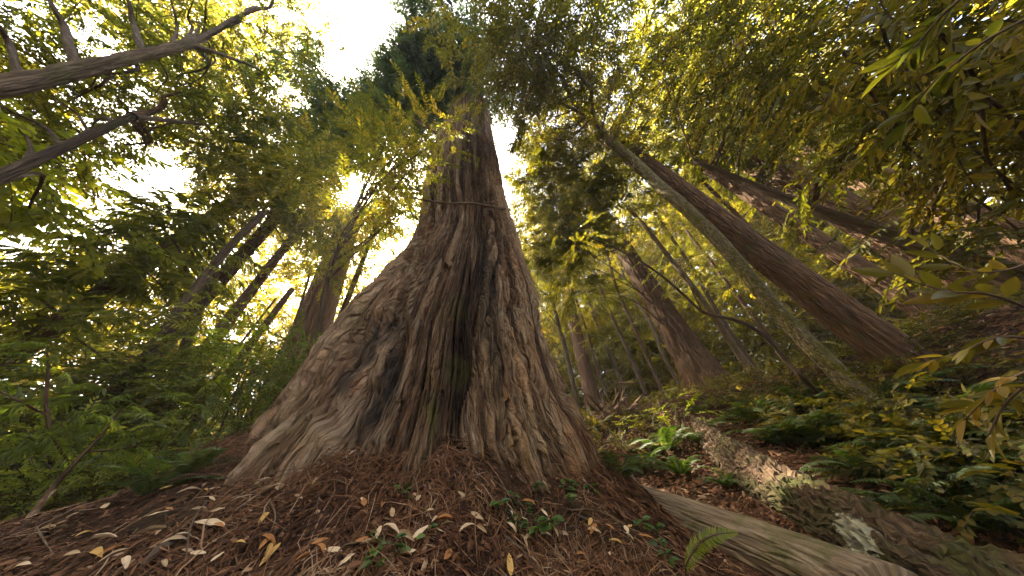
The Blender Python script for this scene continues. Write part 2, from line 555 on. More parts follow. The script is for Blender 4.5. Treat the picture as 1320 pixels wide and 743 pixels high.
def px_rad(px, py, p, w):
    """Radius of a near-vertical trunk at p that shows w pixels wide."""
    rr = ray(px, py)
    side = np.array([rr[1], -rr[0], 0]); side /= np.linalg.norm(side)
    q = np.array([p, p + .01 * side, p + (0, 0, .01)])
    x, y, d = proj(q)
    s_ = np.array([x[1] - x[0], y[1] - y[0]]); v_ = np.array([x[2] - x[0], y[2] - y[0]])
    v_ /= np.linalg.norm(v_)
    return .5 * w * .01 / abs(s_[0] * v_[1] - s_[1] * v_[0])


def trunk(root_name, label, A, B, h, wA, wB, mat, extra=3.0, ridge=0.0, nrid=18, group=None, ns=40, flare=.45, amp=.06, cat='tree', name='trunk', bend=0.0):
    foot, tip, a, b = make_axis(A, B, h, extra)
    rA, rB = px_rad(*A, a, wA), px_rad(*B, b, wB)
    n = int(np.clip((tip[2] - foot[2]) * (14 if ridge else 5), 24, 260))
    ln = smooth_line([foot, tip], n)
    z = ln[:, 2]
    s = int(rng.integers(1, 999))
    fade = np.clip((z - z[0]) / 2, 0, 1)[:, None]
    ln = ln + fade * bend * np.stack([noise(np.stack([z * .35, z * 0, z * 0], 1), s), noise(np.stack([z * .35, z * 0, z * 0], 1), s + 3), z * 0], 1)
    slope = (rB - rA) / (b[2] - a[2])
    rad = np.maximum(rA + slope * (z - a[2]), .3 * rB)
    rad *= 1 + flare * np.exp(-(z - z[0] - .35) / (rA * 2.2 + .15))
    v, q, bc = tube(ln, rad, ns, amp, 5, ridge, nrid, seed=s)
    root = thing(root_name, (foot[0], foot[1], foot[2] + .35), label, cat, group)
    part(name, root, v, q, [mat], attrs={'bc': bc})
    return root, ln


# ================================================================== the setting
def build_ground():
    az = np.concatenate([np.linspace(-80, 80, 520, endpoint=False), np.linspace(80, 280, 120, endpoint=False)])
    r = np.concatenate([[.02], np.geomspace(.35, 14, 330), np.geomspace(14.5, 160, 60)])
    R, A = np.meshgrid(r, np.radians(az), indexing='ij')
    x, y = R * np.sin(A), R * np.cos(A)
    z = ground_z(x.ravel(), y.ravel())
    v = np.stack([x.ravel(), y.ravel(), z], 1)
    m, nt, out = nmat('forest_floor')
    g = nt.nodes.new('ShaderNodeNewGeometry')
    n1 = tex_noise(nt, g.outputs['Position'], 26, 6, .7)
    n2 = tex_noise(nt, g.outputs['Position'], 2.4, 5, .6)
    c = ramp(nt, n1, [(.3, (.02, .010, .005)), (.5, (.055, .027, .013)), (.62, (.10, .052, .026)), (.75, (.17, .10, .055))])
    c2 = ramp(nt, n1, [(.3, (.012, .009, .004)), (.55, (.035, .025, .011)), (.75, (.08, .052, .025))])
    c = mix(nt, ramp(nt, n2, [(.42, (0, 0, 0)), (.62, (1, 1, 1))]), c, c2)
    finish(nt, out, c, .95, n1, 1.0, .04, .15)
    o = link('ground', mesh('ground', v, grid_quads(len(r), len(az)), [m]))
    tag(o, 'sloping forest floor of brown soil and needles', None, None, 'structure')
    return o


build_ground()


# ================================================================== the big redwood
def cells(a, b, Nn, s):
    """Periodic cellular pattern in a: nearest and second distances, id of the nearest cell, offset along b."""
    ia, ib = np.floor(a).astype(np.int64), np.floor(b).astype(np.int64)
    f1 = np.full(a.shape, 9.0); f2 = f1.copy(); idv = np.zeros(a.shape); ob = np.zeros(a.shape); oa = np.zeros(a.shape)
    for di in (-1, 0, 1):
        for dj in (-1, 0, 1):
            ci, cj = ia + di, ib + dj
            cm = np.mod(ci, Nn)
            jx = _h(cm, cj, cm * 0, s); jy = _h(cm, cj, cm * 0 + 1, s)
            d = np.hypot(ci + .1 + .8 * jx - a, cj + jy - b)
            rid = _h(cm, cj, cm * 0 + 2, s)
            n1 = d < f1
            f2 = np.where(n1, f1, np.minimum(f2, d))
            ob = np.where(n1, b - (cj + jy), ob)
            oa = np.where(n1, a - (ci + .1 + .8 * jx), oa)
            idv = np.where(n1, rid, idv)
            f1 = np.where(n1, d, f1)
    return f1, f2, idv, ob, oa


def build_redwood():
    phi0 = math.atan2(-TC[1], -TC[0])
    th = np.concatenate([np.linspace(-95, 95, 860, endpoint=False), np.linspace(95, 265, 120, endpoint=False)])
    th = np.radians(th) + phi0
    z = [-1.35]
    while z[-1] < 30:
        z.append(z[-1] + np.interp(z[-1], [0, 2, 5, 9, 14, 30], [.015, .018, .032, .055, .10, .5]))
    z = np.array(z)
    nr, nc = len(z), len(th)
    T, Z = np.meshgrid(th, z); T = T.ravel(); Z = Z.ravel()
    C, S = np.cos(T), np.sin(T)
    R0 = np.interp(z, TR_Z, TR_R)
    ker = np.ones(41) / 41
    R0 = np.convolve(np.pad(R0, 20, mode='edge'), ker, 'valid'); R0[:10] = np.interp(z[:10], TR_Z, TR_R)
    azs = np.convolve(np.pad(np.interp(z, TR_Z, TR_AZ), 20, mode='edge'), ker, 'valid')
    ax = DC * np.sin(np.radians(azs)); ay = DC * np.cos(np.radians(azs))
    R = np.repeat(R0, nc)
    # slow wander of the grain, then flutes and buttress roots
    wan = .055 * noise(np.stack([C * 1.5, S * 1.5, Z * .18], 1), 301) + .014 * noise(np.stack([C * 4, S * 4, Z * .45], 1), 302)
    wan = wan + .006 * noise(np.stack([C * 14, S * 14, Z * 1.6], 1), 303)
    Tw = T + wan
    Cw, Sw = np.cos(Tw), np.sin(Tw)
    low = np.exp(-np.clip(Z + .4, 0, 99) / 2.6)
    fl = noise(np.stack([Cw * 1.9, Sw * 1.9, Z * .07], 1), 310) + .55 * noise(np.stack([Cw * 4.2, Sw * 4.2, Z * .10], 1), 311)
    R = R + fl * (.05 + .20 * low + .15 * np.clip(-Z, 0, 1.2)) * (R / 2.0)
    # buttress roots running out into the mound
    for qx, qy, amp_, sg_ in ((470, 705, .55, .085), (602, 675, .34, .075), (330, 640, .12, .14), (790, 668, .15, .14)):
        g_ = ground_hit(qx, qy)
        t0_ = math.atan2(g_[1] - TC[1], g_[0] - TC[0]) + .06 * np.sin(Z * 4)
        dt_ = np.angle(np.exp(1j * (Tw - t0_)))
        R = R + amp_ * np.exp(-(dt_ / sg_) ** 2) * np.clip((.55 - Z) / .75, 0, 2.0) ** 1.4
    # long furrows that wander and join
    rg = np.abs(noise(np.stack([Cw * 5.5, Sw * 5.5, Z * .09], 1), 320))
    rg2 = np.abs(noise(np.stack([Cw * 12, Sw * 12, Z * .16], 1), 321))
    sc = np.clip(R / 1.9, .5, 1.15)
    D = sc * (-.26 * (1 - sstep(0, .18, rg)) ** 1.4 - .12 * (1 - sstep(0, .20, rg2)))
    # four sizes of bark strip, each a slab with its own height and slant, so that edges stand up as steps
    u = Tw / (2 * np.pi)
    r1, r2 = [], []
    for Nn, ln_, dep_, hgt_, sl_, sl2, sd_ in ((36, 6.0, .11, .12, .10, .008, 9), (90, 2.4, .075, .080, .070, .008, 19), (230, .85, .030, .042, .040, .008, 29), (600, .38, .011, .020, .016, .006, 39)):
        jog = .16 * noise(np.stack([Cw * Nn * .16, Sw * Nn * .16, Z * 2.4 / ln_], 1), 330 + sd_) + .05 * noise(np.stack([Cw * Nn * .3, Sw * Nn * .3, Z * 9 / ln_], 1), 370 + sd_)
        f1, f2, idc, ob_, oa_ = cells(u * Nn + jog, (Z + ln_ * .3 * noise(np.stack([Cw * 6, Sw * 6, Z / ln_], 1), 350 + sd_)) / ln_, Nn, sd_)
        slope_ = (np.mod(idc * 7.13, 1) - .5) * 2
        D += sc * (-dep_ * (1 - sstep(0, .22, f2 - f1)) + hgt_ * (idc - .5) + sl_ * slope_ * oa_ - sl2 * ob_)
        r1.append(idc)
    id1, id2, id3 = .45 * r1[0] + .55 * r1[1], r1[2], r1[3]
    D += .018 * fbm(np.stack([Cw * 60, Sw * 60, Z * 4.5], 1), 340, 3)
    rr = R + D
    # true the girth to the photograph's outline, row by row (azimuths of the left and right edge seen from the path)
    zl = [-1.3, -.5, 0, .4, .86, 1.59, 2.48, 3.69, 4.4, 5.08, 6.98, 9.66, 14.1, 16, 30]; al = [-56, -51.5, -49.3, -47.8, -45.3, -43.3, -38.6, -32.6, -29.9, -29.3, -29.5, -28.2, -22.7, -22, -13]
    zr = [-1.3, -.35, .11, .8, 1.71, 2.91, 4.39, 6.34, 10.3, 13.8, 16, 30]; ar = [17, 12.7, 11, 9.0, 7.4, 6.3, 4.5, 2.6, 2.0, 1.0, .3, -7]
    AL, AR = np.interp(z, zl, al), np.interp(z, zr, ar)
    kk = np.ones(61) / 61
    smo = lambda q: np.convolve(np.pad(q, 30, mode='edge'), kk, 'valid')
    for _ in range(3):
        X = np.repeat(ax, nc) + rr * C; Y = np.repeat(ay, nc) + rr * S
        A_ = np.degrees(np.arctan2(X, Y)).reshape(nr, nc)
        l_, r_ = smo(np.percentile(A_, .6, axis=1)), smo(np.percentile(A_, 99.4, axis=1))
        ds = np.hypot(ax, ay); cen = np.degrees(np.arctan2(ax, ay)) + smo((AL + AR) / 2 - (l_ + r_) / 2)
        ax, ay = ds * np.sin(np.radians(cen)), ds * np.cos(np.radians(cen))
        kx = smo(np.sin(np.radians(AR - AL) / 2) / np.sin(np.radians(r_ - l_) / 2))
        rr = rr * np.repeat(1 + (np.clip(kx, .65, 1.05) - 1) * sstep(-1.0, .6, z), nc)
    v = np.stack([np.repeat(ax, nc) + rr * C, np.repeat(ay, nc) + rr * S, Z + 1.6], 1)
    # scars and stains, on the side they are seen
    px, py, dep = proj(v)
    facing = (np.cos(T - phi0) > 0).astype(float)

    def band(pts, w):
        best = np.full(px.shape, 1e9)
        for (x0, y0), (x1, y1) in zip(pts[:-1], pts[1:]):
            dx, dy = x1 - x0, y1 - y0
            t = np.clip(((px - x0) * dx + (py - y0) * dy) / (dx * dx + dy * dy), 0, 1)
            best = np.minimum(best, np.hypot(px - x0 - t * dx, py - y0 - t * dy))
        wn = w * (1 + .6 * noise(np.stack([px / 16, py / 30, px * 0], 1), 350))
        return facing * np.exp(-(best / np.maximum(wn, 2)) ** 2)
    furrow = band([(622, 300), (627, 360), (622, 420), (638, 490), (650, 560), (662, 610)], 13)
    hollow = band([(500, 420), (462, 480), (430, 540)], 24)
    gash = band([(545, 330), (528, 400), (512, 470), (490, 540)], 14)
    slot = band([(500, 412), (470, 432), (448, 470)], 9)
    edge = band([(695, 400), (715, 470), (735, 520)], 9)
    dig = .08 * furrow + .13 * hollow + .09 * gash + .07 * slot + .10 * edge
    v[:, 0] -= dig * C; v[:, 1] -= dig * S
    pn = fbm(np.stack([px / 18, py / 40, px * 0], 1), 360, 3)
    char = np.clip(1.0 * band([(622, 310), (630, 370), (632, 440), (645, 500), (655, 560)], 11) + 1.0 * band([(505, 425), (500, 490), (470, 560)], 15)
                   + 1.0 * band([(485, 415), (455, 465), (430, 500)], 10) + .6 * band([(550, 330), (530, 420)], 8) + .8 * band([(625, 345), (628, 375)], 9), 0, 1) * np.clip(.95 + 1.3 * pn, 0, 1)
    moss = np.clip(band([(585, 400), (592, 480), (588, 600)], 16) + .7 * band([(560, 520), (540, 620), (520, 690)], 12) + .8 * band([(340, 560), (380, 545)], 22)
                   + .6 * band([(470, 330), (455, 400)], 20) + .5 * band([(655, 590), (690, 560)], 20) + .35 * band([(545, 440), (560, 560)], 20), 0, 1) * np.clip(.35 + 1.5 * pn, 0, 1)
    moss = np.clip(moss, 0, 1)
    red = np.clip(band([(440, 480), (430, 540)], 22) + .7 * band([(600, 300), (615, 420)], 10) + .5 * band([(520, 500), (560, 600)], 18) + band([(735, 500), (760, 570)], 12) + .5 * band([(560, 300), (545, 380)], 12), 0, 1) * np.clip(.5 + pn, 0, 1)
    m, nt, out = nmat('redwood_bark')
    a1, a2 = attr(nt, 'strip'), attr(nt, 'flake')
    bc = attr(nt, 'bc', True)
    fib = tex_noise(nt, scaled(nt, bc, (1, 1, .05)), 85, 6, .75, .3)
    blo = tex_noise(nt, bc, 3.0, 5, .65)
    val = math_(nt, 'ADD', math_(nt, 'MULTIPLY', math_(nt, 'SUBTRACT', a1, .12), .62), math_(nt, 'ADD', math_(nt, 'MULTIPLY', a2, .30), math_(nt, 'MULTIPLY', math_(nt, 'SUBTRACT', fib, .34), 1.25)))
    c = ramp(nt, val, [(.26, (.030, .0145, .007)), (.45, (.108, .060, .031)), (.61, (.205, .124, .066)), (.86, (.44, .31, .19))])
    c = mix(nt, math_(nt, 'MULTIPLY', math_(nt, 'SUBTRACT', blo, .42), 1.8, True), c, mix(nt, 1.0, c, (.92, .70, .52), 'MULTIPLY'))
    c = mix(nt, math_(nt, 'MULTIPLY', math_(nt, 'SUBTRACT', a2, .55), 1.3, True), c, mix(nt, 1.0, c, (1.0, .66, .48), 'MULTIPLY'))
    c = mix(nt, math_(nt, 'MULTIPLY', attr(nt, 'red'), .6), c, (.12, .042, .018))
    c = mix(nt, math_(nt, 'MULTIPLY', attr(nt, 'moss'), .9), c, mix(nt, fib, (.06, .052, .012), (.17, .14, .035)))
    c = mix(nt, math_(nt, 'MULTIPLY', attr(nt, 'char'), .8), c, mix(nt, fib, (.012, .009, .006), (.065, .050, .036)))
    fine = tex_noise(nt, scaled(nt, bc, (1, 1, .16)), 130, 3, .6)
    mid = tex_noise(nt, scaled(nt, bc, (1, 1, .055)), 28, 3, .55, .3)
    cr = math_(nt, 'MULTIPLY', math_(nt, 'ABSOLUTE', math_(nt, 'SUBTRACT', mid, .5)), 9.0, True)
    h = math_(nt, 'ADD', math_(nt, 'ADD', fib, math_(nt, 'MULTIPLY', fine, .4)), math_(nt, 'MULTIPLY', cr, 1.1))
    finish(nt, out, c, .85, h, 1.0, .06, .25)
    bcv = np.stack([C * 1.8, S * 1.8, Z], 1)
    root = thing('redwood_tree', (TC[0], TC[1], 1.6), 'huge old redwood with deeply furrowed bark and flaring base on the litter mound', 'tree')
    part('trunk', root, v, grid_quads(nr, nc), [m], attrs={'strip': id1, 'flake': .55 * id2 + .45 * id3, 'bc': bcv, 'char': char, 'moss': moss, 'red': red}, smooth=False)
    axis = np.stack([ax, ay, z + 1.6], 1)
    crown(root, [(500, 105, 62, 48, 15, 21, 800), (440, 150, 46, 30, 14, 19, 420), (555, 60, 55, 52, 15, 22, 700), (590, 105, 50, 28, 15, 20, 420), (400, 165, 34, 22, 14, 18, 180), (535, 150, 34, 30, 14, 19, 240)],
          'needle', LEAF_RED, 1.7, axis, (.1, .9), nbranch=9, bmat=BARK_RED, brad=.09)
    # the thin bare branch across the trunk
    branch(root, [P(657, 271, 7.1), P(612, 263, 5.15), P(575, 262, 5.0), P(528, 255, 5.5)], .030, .012, BARK_PALE, wob=.02, name='branch')
    branch(root, [P(608, 262, 5.12), P(596, 246, 5.2), P(585, 235, 5.4)], .008, .003, BARK_PALE, wob=.02, name='branch')


build_redwood()

# ================================================================== other trees
# right-hand side
r, ax_ = trunk('fir_tree', 'thick brown trunk with fine ribbed bark rising behind the mossy trunk', (1150, 455), (800, 190), 8.0, 58, 27, BARK_DARK, 5, .03, 30, ns=110, flare=.12)
crown(r, [(850, 135, 90, 50, 12, 17, 420), (800, 70, 90, 60, 12, 17, 420), (930, 60, 80, 50, 12, 16, 300)], 'broad', LEAF_GOLD, 1.7, ax_, (.1, .9), dens=.65, nbranch=8, bmat=BARK_GREY, brad=.05)
for pts in ([P(792, 178, 12.2), P(772, 165, 12), P(757, 140, 11.9)], [P(800, 186, 12), P(824, 172, 11.6), P(838, 150, 11.4)], [P(790, 176, 12.2), P(770, 178, 12), P(748, 172, 12)]):
    branch(r, pts, .045, .012, BARK_DARK, wob=.15)

r, ax_ = trunk('mossy_tree', 'slim mossy mottled trunk that forks high up in front of a thicker brown one', (1088, 487), (770, 165), 6.2, 25, 14, BARK_MOSS, 1.2, 0, ns=32, flare=.3, amp=.10, bend=.12)
tip = ax_[-1]
for pts, r0 in (([tip - (0, 0, .3), P(730, 115, 9.6), P(690, 55, 10.2), P(665, 5, 11)], .085), ([tip - (0, 0, .9), P(762, 120, 9.4), P(735, 70, 10), P(745, 10, 11)], .075), ([P(755, 150, 9.2), P(700, 120, 9.6), P(640, 85, 10)], .045),
                ([P(790, 182, 8.6), P(800, 160, 8.6), P(815, 135, 8.9), P(812, 110, 9)], .03), ([P(775, 170, 8.9), P(785, 130, 9), P(790, 95, 9.4)], .03)):
    branch(r, pts, r0, .012, BARK_MOSS, wob=.12)
for pts in ([P(755, 152, 9.1), P(730, 165, 8.9), P(700, 160, 8.8)], [P(745, 140, 9.2), P(715, 150, 9), P(690, 140, 9.1)], [P(735, 125, 9.4), P(700, 138, 9.2), P(672, 128, 9.3)], [P(760, 155, 9.1), P(735, 178, 8.8), P(712, 178, 8.6)]):
    branch(r, pts, .022, .005, BARK_DARK, wob=.2)
crown(r, [(655, 40, 60, 48, 8.5, 12, 460), (655, 92, 40, 34, 8.5, 11, 210), (725, 40, 75, 50, 9, 13, 420), (690, 95, 60, 30, 9, 12, 240), (600, 8, 36, 24, 9, 12, 90), (800, 35, 60, 45, 9, 13, 200), (780, 110, 60, 40, 10, 13, 150)],
      'broad', LEAF_BAY, 1.35, ax_, (0, .85), dens=.6, nbranch=0)
crown(r, [(710, 140, 40, 22, 9.5, 12, 90), (770, 150, 60, 30, 9.5, 13, 110)], 'broad', LEAF_GOLD, 1.3, ax_, (.3, 1))

r, ax_ = trunk('dark_fir_tree', 'straight dark trunk leaning between the ribbed brown trunk and the wide reddish one', (1150, 372), (905, 212), 11, 30, 18, BARK_DARK, 4, .03, 24, ns=60)
crown(r, [(880, 190, 60, 30, 14, 17, 150)], 'needle', LEAF_OLIVE, 1.5, ax_, (.2, .9), nbranch=5, bmat=BARK_DARK, brad=.05)

r, ax_ = trunk('wide_redwood_tree', 'wide reddish redwood trunk half hidden by the dark leaves at the upper right', (1210, 338), (985, 215), 13.5, 62, 42, BARK_DARK, 5, .07, 26, ns=120)
crown(r, [(960, 195, 70, 35, 15, 19, 240)], 'needle', LEAF_OLIVE, 1.8, ax_, (.2, .9), nbranch=4, bmat=BARK_RED, brad=.07)
r, ax_ = trunk('far_redwood_tree', 'reddish redwood trunk farthest up the slope behind the upper right leaves', (1330, 322), (1050, 200), 17, 58, 42, BARK_DARK, 5, .07, 26, ns=100)
crown(r, [(1060, 190, 70, 30, 19, 24, 160)], 'needle', LEAF_OLIVE, 2.2, ax_, (.2, .9), nbranch=3, bmat=BARK_RED, brad=.07)

r, ax_ = trunk('shaded_redwood_tree', 'stout dark redwood trunk with broad foot rising from the ferns right of the big redwood', (912, 495), (808, 328), 12, 42, 25, BARK_DARK, 9, .06, 22, ns=110, flare=.75)
crown(r, [(728, 200, 58, 48, 11, 15, 420), (690, 225, 24, 34, 10, 14, 140), (692, 165, 26, 22, 10, 14, 110), (715, 290, 50, 55, 10, 13, 320), (765, 255, 56, 40, 11, 14, 240), (725, 350, 36, 45, 10, 13, 150), (690, 330, 22, 50, 9, 12, 110), (850, 262, 46, 34, 14, 17, 130), (820, 215, 60, 40, 12, 16, 200)],
      'needle', LEAF_OLIVE, 1.35, ax_, (.2, 1), nbranch=10, bmat=BARK_DARK, brad=.04)

r, ax_ = trunk('pale_tree', 'slender pale tan trunk between the stout dark redwood and the mossy trunk', (972, 480), (872, 345), 9.5, 10, 7, BARK_PALE, 4, 0, ns=12, bend=.15)
crown(r, [(860, 285, 40, 30, 12.5, 15, 110), (910, 330, 40, 36, 11, 13, 70)], 'broad', LEAF_GOLD, 1.2, ax_, (.2, 1), nbranch=4)

# the crooked stem that arches in front of the stout dark redwood
ln = smooth_line([ground_hit(1062, 520) - (0, 0, .15), P(1040, 490, 6.3), P(1012, 462, 6.2), P(965, 418, 6.0), P(905, 402, 5.9), P(850, 352, 5.9), P(795, 322, 6.0), P(745, 300, 6.2)], 90)
ln[5:] += .05 * np.stack([noise(ln[5:] * 2, 5), noise(ln[5:] * 2, 6), noise(ln[5:] * 2, 7)], 1)
r = thing('crooked_sapling', ln[0] + (0, 0, .15), 'dark crooked stem arching left in front of the stout dark redwood', 'tree')
v, q, bc = tube(ln, np.linspace(.048, .012, 90), 12, .12, 6, seed=4)
part('trunk', r, v, q, [BARK_GREY], attrs={'bc': bc})
for pts in ([P(850, 352, 5.9), P(835, 372, 5.8), P(815, 385, 5.8)], [P(905, 402, 5.9), P(890, 370, 5.9), P(880, 340, 6)], [P(795, 322, 6), P(770, 330, 6), P(752, 345, 6.1)]):
    branch(r, pts, .014, .004, BARK_GREY)
crown(r, [(735, 320, 30, 35, 5.8, 6.8, 44)], 'small', LEAF_BAY, 1.2, None, (.2, 1))

# thin poles standing in the light between the big redwood and the stout dark one
poles = [((753, 550), (716, 400), 11, 6, 5, BARK_GREY, 'dark pole-thin tree nearest the right edge of the big redwood'),
         ((770, 540), (742, 425), 15, 19, 15, BARK_RED, 'hazy reddish redwood trunk behind the thin poles beside the big redwood'),
         ((842, 524), (785, 395), 13, 6, 4, BARK_GREY, 'thin grey pole tree left of the pair beside the stout dark trunk'),
         ((862, 528), (806, 392), 12, 5, 4, BARK_DARK, 'thin dark pole tree next to the stout dark redwood'),
         ((815, 532), (764, 400), 16, 5, 4, BARK_PALE, 'thin pale pole tree in the middle of the bright gap'),
         ((795, 545), (748, 405), 14, 4, 3, BARK_DARK, 'very thin dark sapling in the bright gap between redwoods'),
         ((880, 500), (836, 415), 17, 6, 5, BARK_PALE, 'pale thin tree partly behind the stout dark redwood'),
         ((990, 498), (905, 372), 12, 7, 5, BARK_GREY, 'grey thin tree beside the slender tan trunk'),
         ((1015, 470), (925, 350), 15, 7, 5, BARK_DARK, 'dark thin tree in front of the bright leaves left of the mossy trunk'),
         ((1040, 452), (935, 325), 17, 11, 8, BARK_RED, 'reddish thin trunk just left of the mossy trunk'),
         ((1095, 432), (985, 315), 12, 9, 7, BARK_RED, 'reddish trunk glimpsed between the mossy trunk and the ribbed brown trunk'),
         ((1280, 420), (1120, 290), 15, 14, 10, BARK_RED, 'reddish trunk behind the near branch at the right edge'),]
for A, B, h, wa, wb, mt, lab in poles:
    big = wa > 12
    r, ax_ = trunk('redwood_tree' if big else 'pole_tree', lab, A, B, h, wa, wb, mt, 5, .03 if big else 0, 16, ns=40 if big else 10, bend=0 if big else .12, group=None if big else 'thin trees between the redwoods')
    cx, cy = B
    crown(r, [(cx - 15, cy - 40, 40, 40, h * 1.15, h * 1.4, 60), (cx + 5, cy + 10, 36, 40, h * 1.05, h * 1.25, 34)], 'broad' if not big else 'needle', LEAF_GOLD if not big else LEAF_OLIVE, 1.5, ax_, (.2, 1), nbranch=3)

# left-hand side
r, ax_ = trunk('leaning_bay_tree', 'thick bare bay trunk reaching in from the upper left corner under leafy canopy', (0, 96), (235, 50), 4.6, 31, 17, BARK_PALE, .1, .02, 14, ns=60, amp=.22, flare=.3, bend=.10)
tp = ax_[-1]
i95, i178, i215 = (P(95, 66, 8), P(178, 58, 8.6), P(215, 52, 9))
def near_axis(px, py):
    x, y, d = proj(ax_); k = np.argmin((x - px) ** 2 + (y - py) ** 2 + (d < 0) * 1e9); return ax_[k]
for (px, py), tail_, r0 in (((235, 50), [P(262, 45, 9.3), P(300, 36, 9.8), P(345, 12, 10.5), P(360, -15, 11)], .06),
                            ((95, 70), [P(84, 42, 7.3), P(70, 15, 7.5), P(52, -15, 7.8)], .05), ((180, 55), [P(172, 32, 8.2), P(168, 8, 8.4), P(158, -20, 8.7)], .045), ((218, 52), [P(228, 38, 8.7), P(224, 10, 8.9), P(212, -15, 9.1)], .028),
                            ((235, 50), [P(248, 38, 9), P(238, 20, 9), P(246, -10, 9)], .026), ((242, 48), [P(262, 44, 9), P(268, 15, 9), P(264, -10, 9.2)], .022),
                            ((25, 90), [P(14, 62, 6.6), P(0, 40, 6.6), P(-20, 25, 6.6)], .032), ((240, 49), [P(268, 55, 9), P(272, 85, 9), P(255, 108, 9), P(225, 118, 9)], .018), ((140, 62), [P(128, 85, 7.8), P(120, 110, 7.9), P(95, 120, 8)], .016), ((70, 76), [P(60, 100, 7), P(30, 115, 7)], .016), ((190, 54), [P(205, 75, 8.4), P(215, 100, 8.5), P(200, 118, 8.6)], .014)):
    branch(r, [near_axis(px, py)] + tail_, r0, max(.006, r0 * .25), BARK_GREY, wob=.16)
crown(r, [(110, 35, 130, 60, 9.5, 13, 560), (300, 60, 100, 70, 9.5, 14, 620), (250, 130, 110, 55, 10, 14, 460), (90, 130, 100, 50, 9, 12, 340), (380, 35, 45, 50, 10, 14, 150), (30, 190, 60, 30, 9, 11, 110), (340, 150, 60, 40, 10, 13, 200), (395, 95, 32, 36, 10, 13, 90)],
      'small', LEAF_HAZY, 1.6, ax_, (.0, .9), dens=.46, nbranch=7, bmat=BARK_GREY)

r, ax_ = trunk('snag_bay_tree', 'thinner trunk with a broken dark top below the thick one, upper left', (0, 236), (160, 160), 5.0, 21, 13, BARK_GREY, .25, .015, 12, ns=60, amp=.22, bend=.10)
tp = ax_[-1]
for tail_, r0 in (([P(188, 146, 8.5), P(215, 128, 8.8), P(240, 122, 9)], .06), ([P(178, 168, 8.2), P(190, 185, 8.2)], .05), ([P(190, 172, 8.3), P(230, 160, 8.6), P(290, 132, 9)], .02), ([P(180, 160, 8.3), P(192, 178, 8.2), P(178, 186, 8.1)], .04)):
    branch(r, [tp] + tail_, r0, r0 * .3, BARK_DARK, wob=.3)
for (px, py), tail_, r0 in (((85, 195), [P(60, 165, 7), P(20, 145, 7), P(-10, 130, 7)], .025), ((120, 180), [P(105, 150, 7.4), P(70, 130, 7.5)], .022), ((40, 218), [P(42, 180, 6.8), P(20, 160, 6.8)], .022)):
    branch(r, [near_axis(px, py)] + tail_, r0, .006, BARK_GREY, wob=.25)
crown(r, [(40, 245, 60, 26, 7.5, 10, 150), (70, 215, 60, 20, 8, 11, 90), (15, 275, 40, 18, 8, 10, 60)], 'round', LEAF_LIME, 1.5, ax_, (.2, 1), nbranch=3)
crown(r, [(120, 160, 110, 35, 9, 12, 260), (230, 185, 70, 22, 9, 12, 140)], 'small', LEAF_OLIVE, 1.6, ax_, (.2, 1), nbranch=3)

r, ax_ = trunk('left_redwood_tree', 'broad hazy redwood trunk at the far left behind feathery green boughs', (0, 470), (210, 325), 9.5, 34, 26, BARK_RED, 5, .06, 20, ns=80)
crown(r, [(70, 340, 90, 22, 9, 12, 260), (160, 320, 60, 22, 9, 12, 160), (40, 385, 70, 24, 9, 11, 130), (120, 400, 60, 30, 8.5, 11, 90), (230, 280, 70, 40, 10, 14, 300), (40, 430, 50, 25, 9, 11, 90), (170, 285, 45, 22, 10, 13, 110)], 'needle', LEAF_HAZY, 1.05, ax_, (.1, 1), dens=.36, nbranch=8, bmat=BARK_RED, brad=.045)

r, ax_ = trunk('dark_hemlock_tree', 'dark trunk wrapped in dense green boughs left of the twin thin trunks', (205, 450), (312, 330), 9, 24, 19, BARK_DARK, 5, .04, 18, ns=60)
crown(r, [(300, 215, 85, 48, 10, 14, 460), (340, 170, 60, 35, 10, 14, 300), (250, 290, 60, 35, 9, 12, 240), (380, 220, 50, 45, 10, 13, 300), (190, 350, 70, 35, 8.5, 11, 170)], 'needle', LEAF_HAZY, 1.15, ax_, (0, .9), dens=.36, nbranch=9, bmat=BARK_DARK, brad=.045)

r, ax_ = trunk('leafy_tanoak_tree', 'leaf-covered tanoak at the left whose low boughs hide its trunk', (110, 570), (240, 400), 7, 20, 14, BARK_GREY, 3, 0, ns=24, bend=.1)
crown(r, [(200, 420, 100, 45, 6.5, 9, 300), (110, 470, 100, 40, 6, 8.5, 280), (280, 385, 45, 30, 7, 9, 90), (60, 520, 60, 40, 6, 8, 130), (210, 490, 70, 40, 6, 8, 220), (290, 470, 50, 40, 6.5, 8.5, 170), (180, 540, 80, 30, 6, 8, 120)], 'broad', LEAF_HAZY, .9, ax_, (0, .9), dens=.36, nbranch=9, bmat=BARK_GREY)

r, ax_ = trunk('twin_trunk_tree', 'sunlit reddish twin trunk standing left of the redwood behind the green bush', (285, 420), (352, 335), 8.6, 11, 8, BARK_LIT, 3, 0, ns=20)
v, q, bc = tube(smooth_line([ax_[0] + (.16, .05, 0), ax_[len(ax_) // 2] + (.13, 0, 0), ax_[-1] + (.05, 0, -1)], 40), np.linspace(.13, .05, 40), 16, .06, seed=9)
part('trunk', r, v, q, [BARK_RED], attrs={'bc': bc})
branch(r, [near_axis(352, 335) , P(372, 322, 11.3), P(380, 312, 11.4)], .03, .012, BARK_PALE)
crown(r, [(400, 285, 50, 32, 9.5, 12.5, 260), (360, 290, 40, 30, 9.5, 12, 100), (350, 250, 45, 30, 10, 13, 160)], 'broad', LEAF_GOLD, 1.25, ax_, (0, .9), nbranch=6)

